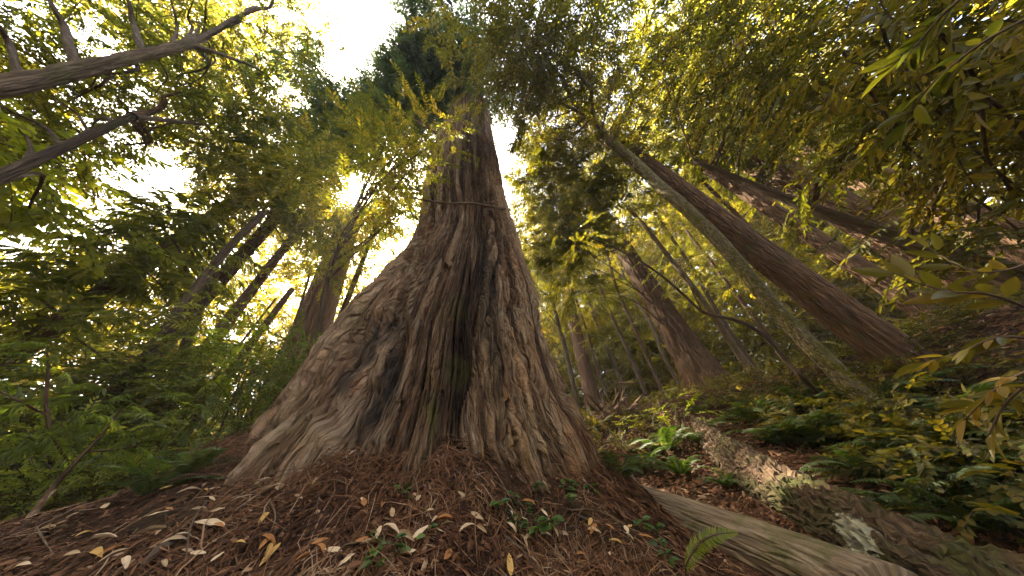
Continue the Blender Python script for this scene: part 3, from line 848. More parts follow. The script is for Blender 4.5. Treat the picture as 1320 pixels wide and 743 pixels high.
r, ax_ = trunk('second_redwood_tree', 'reddish redwood trunk close behind the left side of the big redwood', (402, 425), (430, 345), 10.5, 50, 38, BARK_LIT, 3.5, .07, 22, ns=120)
crown(r, [(430, 290, 45, 40, 10.5, 14, 260), (445, 230, 45, 40, 11, 15, 240), (420, 200, 50, 30, 11, 15, 200), (480, 270, 30, 40, 10, 13, 170), (505, 225, 32, 55, 11, 15, 400), (545, 190, 20, 42, 12, 17, 260)], 'needle', LEAF_HAZY, 1.15, ax_, (0, .9), dens=.36, nbranch=8, bmat=BARK_RED, brad=.05)

r, ax_ = trunk('pole_tree', 'dark thin trunk squeezed between the second redwood and the big one', (428, 436), (459, 358), 8.5, 9, 7, BARK_DARK, 3, 0, ns=14, group='thin trees between the redwoods')
r, ax_ = trunk('pole_tree', 'bare pale pole leaning beside the second redwood trunk', (380, 418), (400, 352), 9.6, 4, 3, BARK_PALE, .1, 0, ns=8, group='thin trees between the redwoods')
r, ax_ = trunk('pole_tree', 'bare brown pole rising out of the green bush', (305, 450), (353, 388), 7.5, 4, 3, BARK_PALE, .1, 0, ns=8, group='thin trees between the redwoods')

# the bay tree whose yellow lit leaves hang over the left edge of the big trunk
ln = smooth_line([np.array([-3.7, 4.6, float(ground_z(-3.7, 4.6)[0]) - .2]), P(418, 380, 6.2), P(445, 300, 6.9), P(478, 225, 7.6), P(505, 165, 8.6)], 70)
r = thing('bay_tree', ln[0] + (0, 0, .2), 'slender bay tree whose yellow lit leaves overhang the left edge of the big trunk', 'tree')
v, q, bc = tube(ln, np.linspace(.06, .015, 70), 12, .1, seed=14); part('trunk', r, v, q, [BARK_GREY], attrs={'bc': bc})
crown(r, [(500, 215, 45, 45, 5.6, 7.2, 120), (465, 285, 40, 40, 5.6, 7.2, 110), (520, 270, 24, 28, 5.2, 6.2, 60), (535, 210, 22, 28, 6.0, 7.4, 60), (543, 180, 24, 20, 6.2, 7.6, 40), (430, 225, 40, 40, 6.5, 8, 130), (480, 235, 26, 34, 7.5, 9.5, 130), (505, 190, 26, 26, 7.5, 9, 90), (480, 190, 40, 30, 6.5, 8, 60), (430, 330, 30, 30, 6, 7, 50)], 'broad', LEAF_GOLD, .8, ln, (.1, 1), nbranch=9)
crown(r, [(600, 165, 26, 12, 6.6, 7.6, 12), (580, 175, 22, 20, 6.4, 7.4, 14), (560, 200, 14, 20, 6.2, 7.2, 8)], 'broad', LEAF_GOLD, .8, ln, (.5, 1), gap=False, nbranch=2)

# lower left trunks and the leaning sapling
for A, B, h, wa, wb, mt, lab in (((185, 628), (230, 568), 7.5, 20, 17, BARK_RED, 'short dark red trunk at the crest of the mound, lower left'),
                                 ((164, 626), (193, 556), 8.2, 20, 17, BARK_GREY, 'mossy grey trunk just left of the dark red one, lower left'),
                                 ((112, 615), (168, 552), 8.4, 15, 12, BARK_PALE, 'leaning tan trunk third from the right among those at the lower left')):
    r, ax_ = trunk('understory_tree', lab, A, B, h, wa, wb, mt, 3.5, 0, ns=24)
    crown(r, [(B[0] + 30, B[1] - 50, 50, 36, h * .85, h * 1.05, 90)], 'broad', LEAF_DEEP, 1.0, ax_, (.2, 1), nbranch=3)
ln = smooth_line([ground_hit(18, 697) - (0, 0, .1), P(60, 640, 4.3), P(92, 602, 4.4), P(130, 562, 4.5), P(158, 525, 4.6)], 50)
r = thing('sapling', ln[0] + (0, 0, .1), 'dark bent sapling leaning over the left end of the mound', 'tree')
v, q, bc = tube(ln, np.linspace(.022, .008, 50), 10, .15, seed=5); part('trunk', r, v, q, [BARK_DARK], attrs={'bc': bc})
branch(r, [P(92, 602, 4.4), P(60, 540, 4.3), P(62, 470, 4.4), P(58, 455, 4.4)], .013, .005, BARK_DARK)
branch(r, [P(110, 582, 4.45), P(150, 580, 4.5), P(185, 572, 4.6)], .010, .004, BARK_DARK)
branch(r, [P(60, 535, 4.3), P(30, 520, 4.3), P(0, 505, 4.3)], .009, .004, BARK_DARK)
crown(r, [(80, 545, 50, 30, 4.2, 4.8, 22), (60, 500, 50, 40, 4.2, 4.8, 26), (150, 530, 40, 30, 4.3, 4.9, 18)], 'needle', LEAF_BUSH, .42, ln, (.1, .8))

# ------------------------------------------------------------------ tanoak overhead on the right and its near branch
ln = smooth_line([np.array([5.6, 2.2, float(ground_z(5.6, 2.2)[0]) - .2]), np.array([5.2, 2.4, 2.6]), np.array([4.6, 2.6, 4.2]), np.array([3.8, 2.6, 6.0])], 60)
r = thing('tanoak_tree', ln[0] + (0, 0, .2), 'dark broad-leaved tanoak whose crown fills the upper right', 'tree')
v, q, bc = tube(ln, np.linspace(.14, .04, 60), 14, .1, seed=24); part('trunk', r, v, q, [BARK_GREY], attrs={'bc': bc})
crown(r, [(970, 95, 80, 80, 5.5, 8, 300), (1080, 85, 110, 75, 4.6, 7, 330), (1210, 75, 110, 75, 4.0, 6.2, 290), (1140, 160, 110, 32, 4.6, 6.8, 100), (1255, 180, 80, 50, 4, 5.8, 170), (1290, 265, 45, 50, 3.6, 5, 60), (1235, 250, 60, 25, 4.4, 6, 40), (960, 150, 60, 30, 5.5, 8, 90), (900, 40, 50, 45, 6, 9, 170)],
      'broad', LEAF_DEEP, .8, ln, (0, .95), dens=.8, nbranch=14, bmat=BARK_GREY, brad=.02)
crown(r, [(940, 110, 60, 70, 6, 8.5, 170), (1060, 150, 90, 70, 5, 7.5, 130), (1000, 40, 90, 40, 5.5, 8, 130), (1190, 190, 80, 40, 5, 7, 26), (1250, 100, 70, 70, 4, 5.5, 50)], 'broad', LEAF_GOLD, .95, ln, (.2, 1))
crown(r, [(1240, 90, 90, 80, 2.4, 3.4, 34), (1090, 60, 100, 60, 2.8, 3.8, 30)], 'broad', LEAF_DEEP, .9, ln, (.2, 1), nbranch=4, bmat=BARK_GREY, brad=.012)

# near branch: leaves modelled singly, close to the lens on the right
def near_leaf(base, d, n, L, W, curl):
    side = np.cross(n, d); side /= np.linalg.norm(side)
    t = np.linspace(0, 1, 9)
    prof = np.sin(np.pi * t ** .82) ** .85 * W * .5 + .0006
    mid = base + d * (L * t)[:, None] - n * (curl * L * t ** 2)[:, None]
    up_ = n * (prof * .28)[:, None]
    rows = np.stack([mid - side * prof[:, None] + up_, mid - side * (prof * .5)[:, None] + up_ * .35, mid, mid + side * (prof * .5)[:, None] + up_ * .35, mid + side * prof[:, None] + up_], 1)
    return rows.reshape(-1, 3), grid_quads(9, 5, False)


def near_branch(label, pts, r0, n, lens, mat):
    ln = smooth_line(pts, 40)
    rt_ = thing('leafy_branch', ln[0], label, 'branch', 'near branches hanging in at the right')
    v, q, bc = tube(ln, np.linspace(r0, .0012, 40), 7, .1, seed=3)
    part('stem', rt_, v, q, [TWIG], attrs={'bc': bc})
    t, _, _ = frames(ln)
    for k in range(n):
        u = .16 + .84 * (k + .5) / n
        i = min(39, int(u * 39))
        a = rng.uniform(.5, 1.1) * (1 if k % 2 else -1)
        if k > n - 3: a *= .4
        upv = np.array([rng.normal(0, .3), rng.normal(0, .3), 1.0]); upv -= upv.dot(t[i]) * t[i]; upv /= np.linalg.norm(upv)
        sd = np.cross(upv, t[i])
        d = t[i] * math.cos(a) + sd * math.sin(a) + np.array([0, 0, rng.uniform(-.35, .2)]); d /= np.linalg.norm(d)
        nn = upv + rng.normal(0, .35, 3); nn -= nn.dot(d) * d; nn /= np.linalg.norm(nn)
        L = lens * rng.uniform(.65, 1.25)
        v, q = near_leaf(ln[i] + d * .008, d, nn, L, L * rng.uniform(.26, .36), rng.uniform(-.05, .25))
        part('leaf', rt_, v, q, [mat], attrs={'lv': np.full(len(v), rng.uniform(.1, 1))})


near_branch('near twig with golden brown leaves pointing left in front of the ribbed brown trunk', [P(1345, 405, 1.35), P(1275, 380, 1.28), P(1215, 375, 1.25), P(1150, 352, 1.25)], .0035, 15, .064, LEAF_NEAR)
near_branch('near twig of pale upright leaves above the golden one at the right edge', [P(1350, 330, 1.35), P(1290, 350, 1.3), P(1240, 345, 1.3), P(1195, 318, 1.3)], .003, 13, .056, LEAF_NEAR)
near_branch('near drooping twig with yellow green leaves at the right edge', [P(1350, 440, 1.3), P(1290, 435, 1.25), P(1235, 455, 1.25), P(1185, 470, 1.28)], .0035, 19, .056, LEAF_NEAR)
near_branch('lowest near twig with hanging golden leaves at the right edge', [P(1350, 470, 1.2), P(1300, 490, 1.2), P(1270, 515, 1.2), P(1245, 540, 1.22)], .003, 17, .056, LEAF_NEAR)
near_branch('shaded near twig with olive leaves hanging beside the lowest golden one', [P(1360, 500, 1.3), P(1320, 500, 1.25), P(1290, 530, 1.25), P(1275, 560, 1.25)], .003, 12, .055, LEAF_NEAR)
near_branch('near twig with dark leaves reaching down from the tanoak crown', [P(1330, 20, 1.9), P(1260, 60, 1.8), P(1200, 110, 1.8), P(1165, 160, 1.8)], .005, 18, .085, LEAF_DNEAR)
near_branch('near twig with broad pale and brown leaves at the top right', [P(1260, -20, 1.7), P(1215, 20, 1.65), P(1180, 60, 1.65), P(1150, 85, 1.65)], .005, 15, .075, LEAF_DNEAR)

# ------------------------------------------------------------------ far woodland: leafy mass all round; unseen part behind the camera added to block sky
def far_wood():
    n, nb, nl_ = 36000, 22000, 15000
    a = np.radians(np.concatenate([rng.uniform(-78, 80, n), rng.uniform(80, 282, nb), rng.uniform(-5, 66, nl_)])); rr = np.concatenate([rng.uniform(20, 42, n), rng.uniform(13, 26, nb), rng.uniform(19, 32, nl_)])
    hgt = np.concatenate([rng.uniform(0, 1, n) ** 1.5 * 34, rng.uniform(0, 1, nb) ** 1.1 * 34, rng.uniform(0, 1, nl_) * 17])
    p = np.stack([rr * np.sin(a), rr * np.cos(a), hgt], 1)
    p[:, 2] += ground_z(p[:, 0], p[:, 1], False)
    cl = fbm(p * np.array([.13, .13, .17]), 91, 3)
    k = (cl > np.where(np.arange(len(cl)) >= n + nb, -.3, -.2)) & ~in_gap(p, 1.25)
    azd = np.degrees(np.arctan2(p[:, 0], p[:, 1])) % 360; eld = np.degrees(np.arctan2(p[:, 2] - 1.6, np.hypot(p[:, 0], p[:, 1])))
    k &= ~((azd > 92) & (azd < 162) & (eld > 24))          # unseen opening behind the camera, shaped so sky light rakes the trunk
    p = p[k]
    h = rng.normal(0, 1, p.shape); h[:, 2] = h[:, 2] * .4 - .4
    t = np.clip(.5 + .9 * noise(p * .3, 13) + rng.normal(0, .15, len(p)), 0, 1)
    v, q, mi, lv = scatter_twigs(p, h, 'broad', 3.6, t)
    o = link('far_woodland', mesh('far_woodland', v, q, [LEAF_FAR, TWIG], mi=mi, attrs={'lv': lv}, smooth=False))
    tag(o, 'sunlit yellow green leaves of the woods beyond the trunks, all round', 'woodland', None, 'stuff')


far_wood()

# ================================================================== bushes, ferns, logs
def bush(name, label, cx, cy, blobs, kind, mat, size, tint=(.1, 1), nst=7, droop=.1):
    p, c = blob_points(blobs)
    mx_, my_ = np.median(p[:, 0]), np.median(p[:, 1])
    b = np.array([mx_, my_, float(ground_z(mx_, my_)[0])])
    rt_ = thing(name, b, label, 'bush')
    k = p[:, 2] > ground_z(p[:, 0], p[:, 1], False) + .03
    dtr = np.hypot(p[:, 0] - TC[0], p[:, 1] - TC[1])
    k &= dtr > np.interp(p[:, 2] - 1.6, TR_Z, TR_R) + .15
    p, c = p[k], c[k]
    h = (p - c) + rng.normal(0, .15, p.shape); h[:, 2] -= droop * .3
    t = tint[0] + (tint[1] - tint[0]) * np.clip(.5 + .5 * noise(c * 1.7, 8) + rng.normal(0, .15, len(p)), 0, 1)
    v, q, mi, lv = scatter_twigs(p, h, kind, size, t)
    part('foliage', rt_, v, q, [mat, TWIG], mi=mi, attrs={'lv': lv}, smooth=False)
    uc = np.unique(c.round(4), axis=0)
    for e in uc[rng.permutation(len(uc))[:nst]]:
        s = b + np.array([rng.normal(0, .12), rng.normal(0, .12), -.05])
        branch(rt_, [s, (s + e) / 2 + (0, 0, .15), e], .016, .004, TWIG, name='stem')


bush('huckleberry_bush', 'bright green huckleberry bush in front of the second redwood trunk', 330, 520, [(350, 455, 60, 32, 5.6, 7, 240), (390, 470, 30, 26, 5.4, 6.4, 110), (310, 500, 60, 30, 5.4, 6.6, 150)], 'small', LEAF_BUSH, .95)
bush('shaded_bush', 'dark green bush below the bright huckleberry at the edge of the mound', 300, 590, [(270, 545, 70, 32, 5.4, 6.8, 200), (340, 545, 36, 32, 5, 6, 100), (230, 570, 50, 24, 5.6, 6.6, 90)], 'small', LEAF_BUSH, 1.0)
bush('green_bush', 'light green low bush behind the left end of the mound', 110, 650, [(120, 610, 70, 26, 5.4, 7, 150), (50, 590, 50, 30, 5.4, 7, 110), (60, 640, 50, 20, 5.2, 6.4, 90), (160, 640, 60, 14, 5.4, 6.4, 80)], 'small', LEAF_LIME, .95)
bush('far_left_bush', 'mid green bush at the left edge under the hazy redwood', 20, 620, [(30, 560, 50, 40, 7, 9, 130), (60, 500, 60, 30, 7.5, 9.5, 110)], 'broad', LEAF_BUSH, 1.0)
bush('salal_bush', 'dark leafy bush under the near branches at the lower right', 1210, 640, [(1200, 575, 70, 36, 4.4, 6, 200), (1285, 605, 45, 40, 4.0, 5.2, 120), (1285, 650, 40, 26, 3.8, 4.6, 50), (1140, 540, 60, 28, 5.4, 7, 130)], 'round', LEAF_DEEP, .8)
bush('bramble_bush', 'dull green bramble behind the mossy log on the slope', 1070, 570, [(1040, 535, 70, 26, 6.2, 8, 160), (1110, 570, 50, 22, 5.6, 7, 90), (1000, 520, 50, 20, 7.5, 9.5, 110)], 'small', LEAF_DEEP, 1.0)
bush('sunlit_bush', 'yellow green sunlit bush on the bank left of the stout dark redwood', 868, 560, [(865, 545, 26, 18, 6.8, 8, 50), (885, 530, 26, 14, 7.5, 8.5, 30)], 'round', LEAF_LIME, .7)
bush('low_bush', 'dark bush in the shade right behind the big redwood base', 800, 600, [(800, 590, 36, 26, 5.8, 7.4, 130), (775, 570, 20, 24, 6, 7.4, 60), (830, 560, 40, 20, 7, 9, 80)], 'small', LEAF_DEEP, .9)

# the dark upturned root mass
b = ground_hit(790, 575)
rt_ = thing('root_mass', b, 'dark upturned root mass in the shade behind the right side of the big redwood', 'stump')
c0 = P(795, 545, 8.6)
u = np.linspace(0, np.pi, 40); w_ = np.linspace(0, 2 * np.pi, 60, endpoint=False)
U, W_ = np.meshgrid(u, w_, indexing='ij')
d = np.stack([np.sin(U) * np.cos(W_), np.sin(U) * np.sin(W_), np.cos(U)], -1).reshape(-1, 3)
rad_ = 1 + .45 * fbm(d * 2.2, 31, 4) + .15 * noise(d * 9, 33)
part('wood', rt_, c0 + d * rad_[:, None] * np.array([.85, .7, .75]) + (0, 0, -.2), grid_quads(40, 60), [BARK_DARK], attrs={'bc': d * rad_[:, None]})
for k in range(14):
    a = rng.uniform(0, 6.28); e = rng.uniform(-.1, 1.1)
    dd = np.array([math.cos(a) * math.cos(e), math.sin(a) * math.cos(e), math.sin(e)])
    branch(rt_, [c0 + dd * .55, c0 + dd * .95 + rng.normal(0, .1, 3), c0 + dd * 1.25 + rng.normal(0, .2, 3)], .045, .008, BARK_DARK, name='root', wob=.3)


# ferns
def frond_arrays(L, npin, lean, curl, r, wide=.16):
    t = np.linspace(0, 1, 14)
    el_ = lean - curl * t
    seg = L / 13
    x = np.concatenate([[0], np.cumsum(np.cos(el_[:-1]) * seg)]); z = np.concatenate([[0], np.cumsum(np.sin(el_[:-1]) * seg)])
    ln = np.stack([x, np.zeros(14), z], 1)
    tt = np.repeat(np.linspace(.14, .995, npin), 2)
    bx = np.interp(tt, t, x); bz = np.interp(tt, t, z); be = np.interp(tt, t, el_)
    sg = np.tile([1, -1], npin)
    fwd = np.stack([np.cos(be), be * 0, np.sin(be)], 1); nn = np.stack([-np.sin(be), be * 0, np.cos(be)], 1)
    d = fwd * .35 + np.stack([be * 0, sg, be * 0], 1) - nn * r.uniform(.0, .3, len(tt))[:, None]
    d /= np.linalg.norm(d, axis=1)[:, None]
    n2 = nn + r.normal(0, .15, nn.shape); n2 -= (n2 * d).sum(1)[:, None] * d; n2 /= np.linalg.norm(n2, axis=1)[:, None]
    PL = L * wide * np.sin(np.pi * np.clip(tt * .86 + .12, 0, 1)) ** .7 * r.uniform(.85, 1.1, len(tt)) + .004
    v, q = leaf_quads(np.stack([bx, bx * 0, bz], 1), d, n2, PL, np.full(len(tt), L * .86 / npin * 1.05), np.full(len(tt), .12))
    q = (q[None] + (np.arange(len(tt)) * 6)[:, None, None]).reshape(-1, 4)
    sv, sq, _ = tube(ln, np.linspace(.0035, .001, 14) * (L / .7), 4)
    lv = np.concatenate([np.repeat(r.uniform(0, 1) * .6 + r.uniform(0, .3, len(tt)), 6), np.full(len(sv), .3)])
    return np.concatenate([v, sv]), np.concatenate([q, sq + len(v)]), np.array([0] * len(q) + [1] * len(sq)), lv


FROND = []
for k in range(5):
    r_ = np.random.default_rng(50 + k)
    v, q, mi, lv = frond_arrays(r_.uniform(.6, .85), 26, r_.uniform(.8, 1.25), r_.uniform(1.2, 2.0), r_)
    FROND.append(mesh('frond', v, q, [LEAF_FERN, TWIG], mi=mi, attrs={'lv': lv}, smooth=False))


def fern(label, px, py, size, nf=13, group=None, pos=None):
    b = ground_hit(px, py) if pos is None else pos
    rt_ = thing('sword_fern', b - np.array([0, 0, .03]), label, 'fern', group)
    for k in range(nf):
        o = link('frond', FROND[int(rng.integers(0, 5))], rt_)
        o.rotation_euler = (0, rng.uniform(-.25, .2), 2 * math.pi * k / nf + rng.normal(0, .2))
        s = size * rng.uniform(.75, 1.15); o.scale = (s, s, s)


ln2 = smooth_line([P(912, 568, 7.0), P(968, 622, 5.3), P(1030, 660, 4.6), P(1102, 696, 4.1), P(1212, 750, 3.65)], 60)
for lab, px, py, s in (('large dark sword fern in the dim hollow behind the pale log', 880, 615, .8),
                       ('sword fern between the two logs, half hidden by the pale one', 940, 628, .5),
                       ('sword fern under the stout dark redwood at the head of the mossy log', 905, 570, 1.0),
                       ('sword fern with arching light fronds left of the stout dark redwood', 862, 585, 1.1),
                       ('sword fern at the foot of the stout dark redwood, on its right', 975, 545, 1.1),
                       ('sword fern growing on the slope above the middle of the mossy log', 1010, 575, 1.0),
                       ('drooping sword fern in front of the foot of the mossy trunk', 1085, 560, 1.0),
                       ('upright sword fern on the dim slope below the near branches', 1150, 630, .9),
                       ('sword fern in deep shade at the right edge of the slope', 1250, 600, 1.0),
                       ('lowest sword fern in the bottom right corner', 1290, 690, .8),
                       ('sword fern just right of the mossy log in the leaf litter', 1180, 665, .7),
                       ('sword fern on the dark bank right behind the big redwood base', 835, 605, .8),
                       ('small sword fern in the shade near the upturned root mass', 800, 620, .7),
                       ('sword fern beside the bramble high on the right slope', 1050, 530, 1.1),
                       ('sword fern under the ribbed brown trunk', 1170, 520, 1.2),
                       ('pale green fern at the left end of the mound crest', 190, 640, .6),
                       ('green fern peeping over the mound crest beside the dark red trunk', 245, 612, .55),
                       ('fern at the far left below the bent sapling', 30, 660, .8),
                       ('fern behind the mound under the light green bush', 110, 640, .8)):
    fern(lab, px, py, s)

ln1f = smooth_line([P(785, 626, 4.6), P(830, 651, 4.15), P(960, 703, 3.55), P(1100, 766, 3.15), P(1180, 808, 2.9)], 50)
k = 0
while k < 18:
    px, py = (rng.uniform(860, 1320), rng.uniform(520, 720)) if k < 18 else (rng.uniform(10, 260), rng.uniform(560, 640))
    g_ = ground_hit(px, py); d_ = math.hypot(g_[0], g_[1])
    if d_ < 3.4 or d_ > 13 or np.min(np.hypot(ln2[:, 0] - g_[0], ln2[:, 1] - g_[1])) < .95 or np.min(np.hypot(ln1f[:, 0] - g_[0], ln1f[:, 1] - g_[1])) < 1.0: continue
    fern('dark sword fern among many on the shaded slope at the right' if k < 18 else 'dark sword fern in the shade behind the left side of the mound', px, py, rng.uniform(.7, 1.1), 11, 'sword ferns on the right slope' if k < 18 else 'sword ferns behind the mound')
    k += 1

# the single bright frond at the bottom
b = ground_hit(884, 742)
rt_ = thing('fern_frond', b, 'single bright green fern frond arching in front of the pale log', 'fern')
pl = [b, P(886, 725, 2.1), P(903, 700, 2.05), P(925, 689, 2.0), P(950, 687, 1.95)]
ln = smooth_line(pl, 30)
t_, n_, b_ = frames(ln)
V, Q, MI, LV = [], [], [], []; off = 0
sv, sq, _ = tube(ln, np.linspace(.004, .001, 30), 5)
part('stalk', rt_, sv, sq, [TWIG], attrs={'bc': sv})
viewd = EYE - ln.mean(0); viewd /= np.linalg.norm(viewd)
for i in np.linspace(5, 29, 46):
    i0 = int(i); base_ = ln[i0] + (ln[min(i0 + 1, 29)] - ln[i0]) * (i - i0)
    sd = np.cross(t_[i0], viewd + (0, 0, .6)); sd /= np.linalg.norm(sd)
    for sg in (1, -1):
        d = sd * sg + t_[i0] * .4 + rng.normal(0, .08, 3); d /= np.linalg.norm(d)
        n = np.cross(d, t_[i0]) * sg; n /= np.linalg.norm(n)
        L = .042 * math.sin(math.pi * min(1, (i - 5) / 24 * .82 + .16)) + .006
        v, q = leaf_quads(base_[None], d[None], n[None], np.array([L]), np.array([.010]), np.array([.15]))
        V.append(v); Q.append(q + off); off += 6; LV += [rng.uniform(.4, 1)] * 6
part('blade', rt_, np.concatenate(V), np.concatenate(Q), [LEAF_LIME], attrs={'lv': np.array(LV)}, smooth=False)

# fallen logs
LOGP = bark_mat('log_pale', [(.28, (.10, .07, .043)), (.46, (.22, .158, .10)), (.64, (.35, .27, .185))], (.10, .095, .028), .5, zs=.12, freq=22, bstr=.9, bdist=.015, rough=.85)
LOGM = bark_mat('log_mossy', [(.28, (.022, .012, .006)), (.46, (.066, .038, .020)), (.64, (.15, .098, .054))], (.055, .058, .013), .5, zs=.35, freq=20, bstr=1.0, bdist=.04)
ln = smooth_line([P(785, 626, 4.6), P(830, 651, 4.15), P(960, 703, 3.55), P(1100, 766, 3.15), P(1180, 808, 2.9)], 160)
root = thing('fallen_log', ln[80] - (0, 0, .2), 'smooth pale grey barkless log lying against the right foot of the big redwood', 'log')
v, q, bc = tube(ln, np.interp(np.linspace(0, 1, 160), [0, .15, .5, 1], [.17, .185, .21, .235]), 110, .08, 4, .012, 26, seed=71, ratio=.25, cap=True)
part('log_body', root, v, q, [LOGP], attrs={'bc': bc})
branch(root, [ln[38] + (0, 0, .1), ln[38] + (-.03, -.05, .3)], .045, .03, LOGP, name='branch_stub')
ln = smooth_line([P(905, 560, 7.4), P(930, 586, 6.3), P(968, 622, 5.3), P(1030, 660, 4.6), P(1102, 696, 4.1), P(1212, 750, 3.65), P(1330, 805, 3.35), P(1480, 880, 3.1)], 260)
ln[:, 2] = np.maximum(ln[:, 2], ground_z(ln[:, 0], ln[:, 1], False) + .04)
root = thing('mossy_log', ln[100] - (0, 0, .25), 'rotting brown mossy log with flaking bark and litter, behind the pale log', 'log')
v, q, bc = tube(ln, np.interp(np.linspace(0, 1, 260), [0, .12, .3, .6, 1], [.10, .22, .27, .27, .29]), 120, .20, 6, .045, 24, seed=81, ratio=.22, cap=True)
vn = v.copy(); v = v + (.035 * fbm(v * 9, 88, 4) + .02 * noise(v * 24, 89))[:, None] * np.array([.4, -.5, 1])
part('log_body', root, v, q, [LOGM], attrs={'bc': bc})
# a pale crust of lichen grows on one spot of the mossy log: a stain with an edge of its own, fixed to the log
vx, vy, vd = proj(v)
c0_ = v[int(np.argmin((vx - 1098) ** 2 + (vy - 690) ** 2 + vd * 6))]
nt = LOGM.node_tree
g = nt.nodes.new('ShaderNodeNewGeometry')
ds_ = nt.nodes.new('ShaderNodeVectorMath'); ds_.operation = 'DISTANCE'; nt.links.new(g.outputs['Position'], ds_.inputs[0]); ds_.inputs[1].default_value = tuple(c0_)
ln_ = math_(nt, 'MULTIPLY', math_(nt, 'SUBTRACT', math_(nt, 'ADD', tex_noise(nt, g.outputs['Position'], 20, 5, .7), .02), math_(nt, 'MULTIPLY', ds_.outputs['Value'], 3.4)), 12.0, True)
pr_ = [n for n in nt.nodes if n.type == 'BSDF_PRINCIPLED'][0]
src_ = pr_.inputs['Base Color'].links[0].from_socket
nt.links.new(mix(nt, ln_, src_, (.36, .35, .26)), pr_.inputs['Base Color'])

# ================================================================== the mound: litter, twigs, fallen leaves, seedlings
LITTER, nt, out = nmat('needle_litter')
finish(nt, out, ramp(nt, attr(nt, 'lv'), [(0, (.024, .010, .0045)), (.35, (.075, .030, .013)), (.65, (.14, .062, .027)), (.85, (.20, .105, .052)), (1, (.30, .20, .12))]), .85, spec=.2)


def ground_n(x, y, e=.03):
    gx = (ground_z(x + e, y) - ground_z(x - e, y)) / (2 * e); gy = (ground_z(x, y + e) - ground_z(x, y - e)) / (2 * e)
    n = np.stack([-gx, -gy, np.ones_like(gx)], 1)
    return n / np.linalg.norm(n, axis=1)[:, None]


def strips(xy, Ls, Ws, lift, seed, bias=.55):
    """Thin curved shreds lying on the ground."""
    n = len(xy); x, y = xy.T
    z = ground_z(x, y); nn = ground_n(x, y)
    down = nn * nn[:, 2:3] - np.array([0, 0, 1.0]); down /= np.linalg.norm(down, axis=1)[:, None] + 1e-6
    d = rng.normal(0, 1, (n, 3)) + bias * 2 * down * np.sign(rng.normal(0, 1, n))[:, None]
    d -= (d * nn).sum(1)[:, None] * nn; d /= np.linalg.norm(d, axis=1)[:, None]
    sd = np.cross(nn, d)
    sd2 = sd + nn * rng.normal(0, .5, (n, 1)); sd2 /= np.linalg.norm(sd2, axis=1)[:, None]
    cv = rng.normal(0, .35, n); tilt = rng.normal(0, .16, n)
    c = np.stack([x, y, z], 1) + nn * lift[:, None]
    pts = []
    for t in (-.5, -.17, .17, .5):
        q = c + d * (Ls * t)[:, None] + sd * (Ls * cv * (t * t - .1))[:, None] + nn * (Ls * (tilt * t - .25 * t * t))[:, None]
        w = Ws * (1.0 if abs(t) < .3 else .45)
        pts += [q + sd2 * w[:, None] * .5, q - sd2 * w[:, None] * .5]
    v = np.stack(pts, 1)
    q = np.array([[0, 1, 3, 2], [2, 3, 5, 4], [4, 5, 7, 6]])
    Q = (q[None] + (np.arange(n) * 8)[:, None, None]).reshape(-1, 4)
    return v.reshape(-1, 3), Q, 8


LOG1 = smooth_line([P(792, 640, 4.6), P(830, 660, 4.2), P(960, 708, 3.6), P(1100, 768, 3.15)], 40)


def mound_xy(n, far=4.6):
    a = np.radians(rng.uniform(-68, 34, n)); r_ = .9 + (far - .9) * rng.uniform(0, 1, n) ** .9
    p = np.stack([r_ * np.sin(a), r_ * np.cos(a)], 1)
    d = np.hypot(p[:, 0] - TC[0], p[:, 1] - TC[1])
    return p[(d > 1.95) & (d < 4.1) & (noise(np.stack([p[:, 0] * 2.3, p[:, 1] * 2.3, p[:, 0] * 0], 1), 17) > -.42 + .3 * rng.normal(0, 1, n))]


xy = mound_xy(70000)
n = len(xy)
v, q, k = strips(xy, rng.uniform(.03, .15, n) , rng.uniform(.002, .006, n), rng.uniform(0, .035, n), 1)
cl = np.clip(.42 + .45 * noise(np.stack([xy[:, 0] * 3, xy[:, 1] * 3, xy[:, 0] * 0], 1), 5) + rng.normal(0, .2, n), 0, 1)
xy2 = mound_xy(2600); n2 = len(xy2)
v2, q2, _ = strips(xy2, rng.uniform(.18, .42, n2), rng.uniform(.003, .006, n2), rng.uniform(.01, .05, n2), 2, .9)
a_ = rng.uniform(0, 2 * np.pi, 9000); q_ = rng.uniform(2.0, 2.6, 9000)
xy4 = np.stack([TC[0] + q_ * np.cos(a_), TC[1] + q_ * np.sin(a_)], 1); xy4 = xy4[(xy4[:, 1] < TC[1] + .6) & (np.min(np.hypot(xy4[:, 0][:, None] - LOG1[:, 0], xy4[:, 1][:, None] - LOG1[:, 1]), axis=1) > .42)]; n4 = len(xy4)
v4, q4, _ = strips(xy4, rng.uniform(.05, .22, n4), rng.uniform(.002, .007, n4), rng.uniform(0, .11, n4) ** 1.0, 4, .7)
xy3 = mound_xy(26000); n3 = len(xy3)
v3, q3, _ = strips(xy3, rng.uniform(.012, .06, n3), rng.uniform(.007, .024, n3), rng.uniform(.0, .035, n3), 3, .2)
lv3 = np.clip(rng.normal(.35, .3, n3), 0, 1)
o = link('needle_litter', mesh('needle_litter', np.concatenate([v, v2, v3, v4]), np.concatenate([q, q2 + len(v), q3 + len(v) + len(v2), q4 + len(v) + len(v2) + len(v3)]), [LITTER], attrs={'lv': np.concatenate([np.repeat(cl, 8), np.repeat(rng.uniform(.5, 1, n2), 8), np.repeat(lv3, 8), np.repeat(rng.uniform(.1, .8, n4), 8)])}))
tag(o, 'red brown redwood needles, bark shreds and roots covering the mound', 'litter', None, 'stuff')

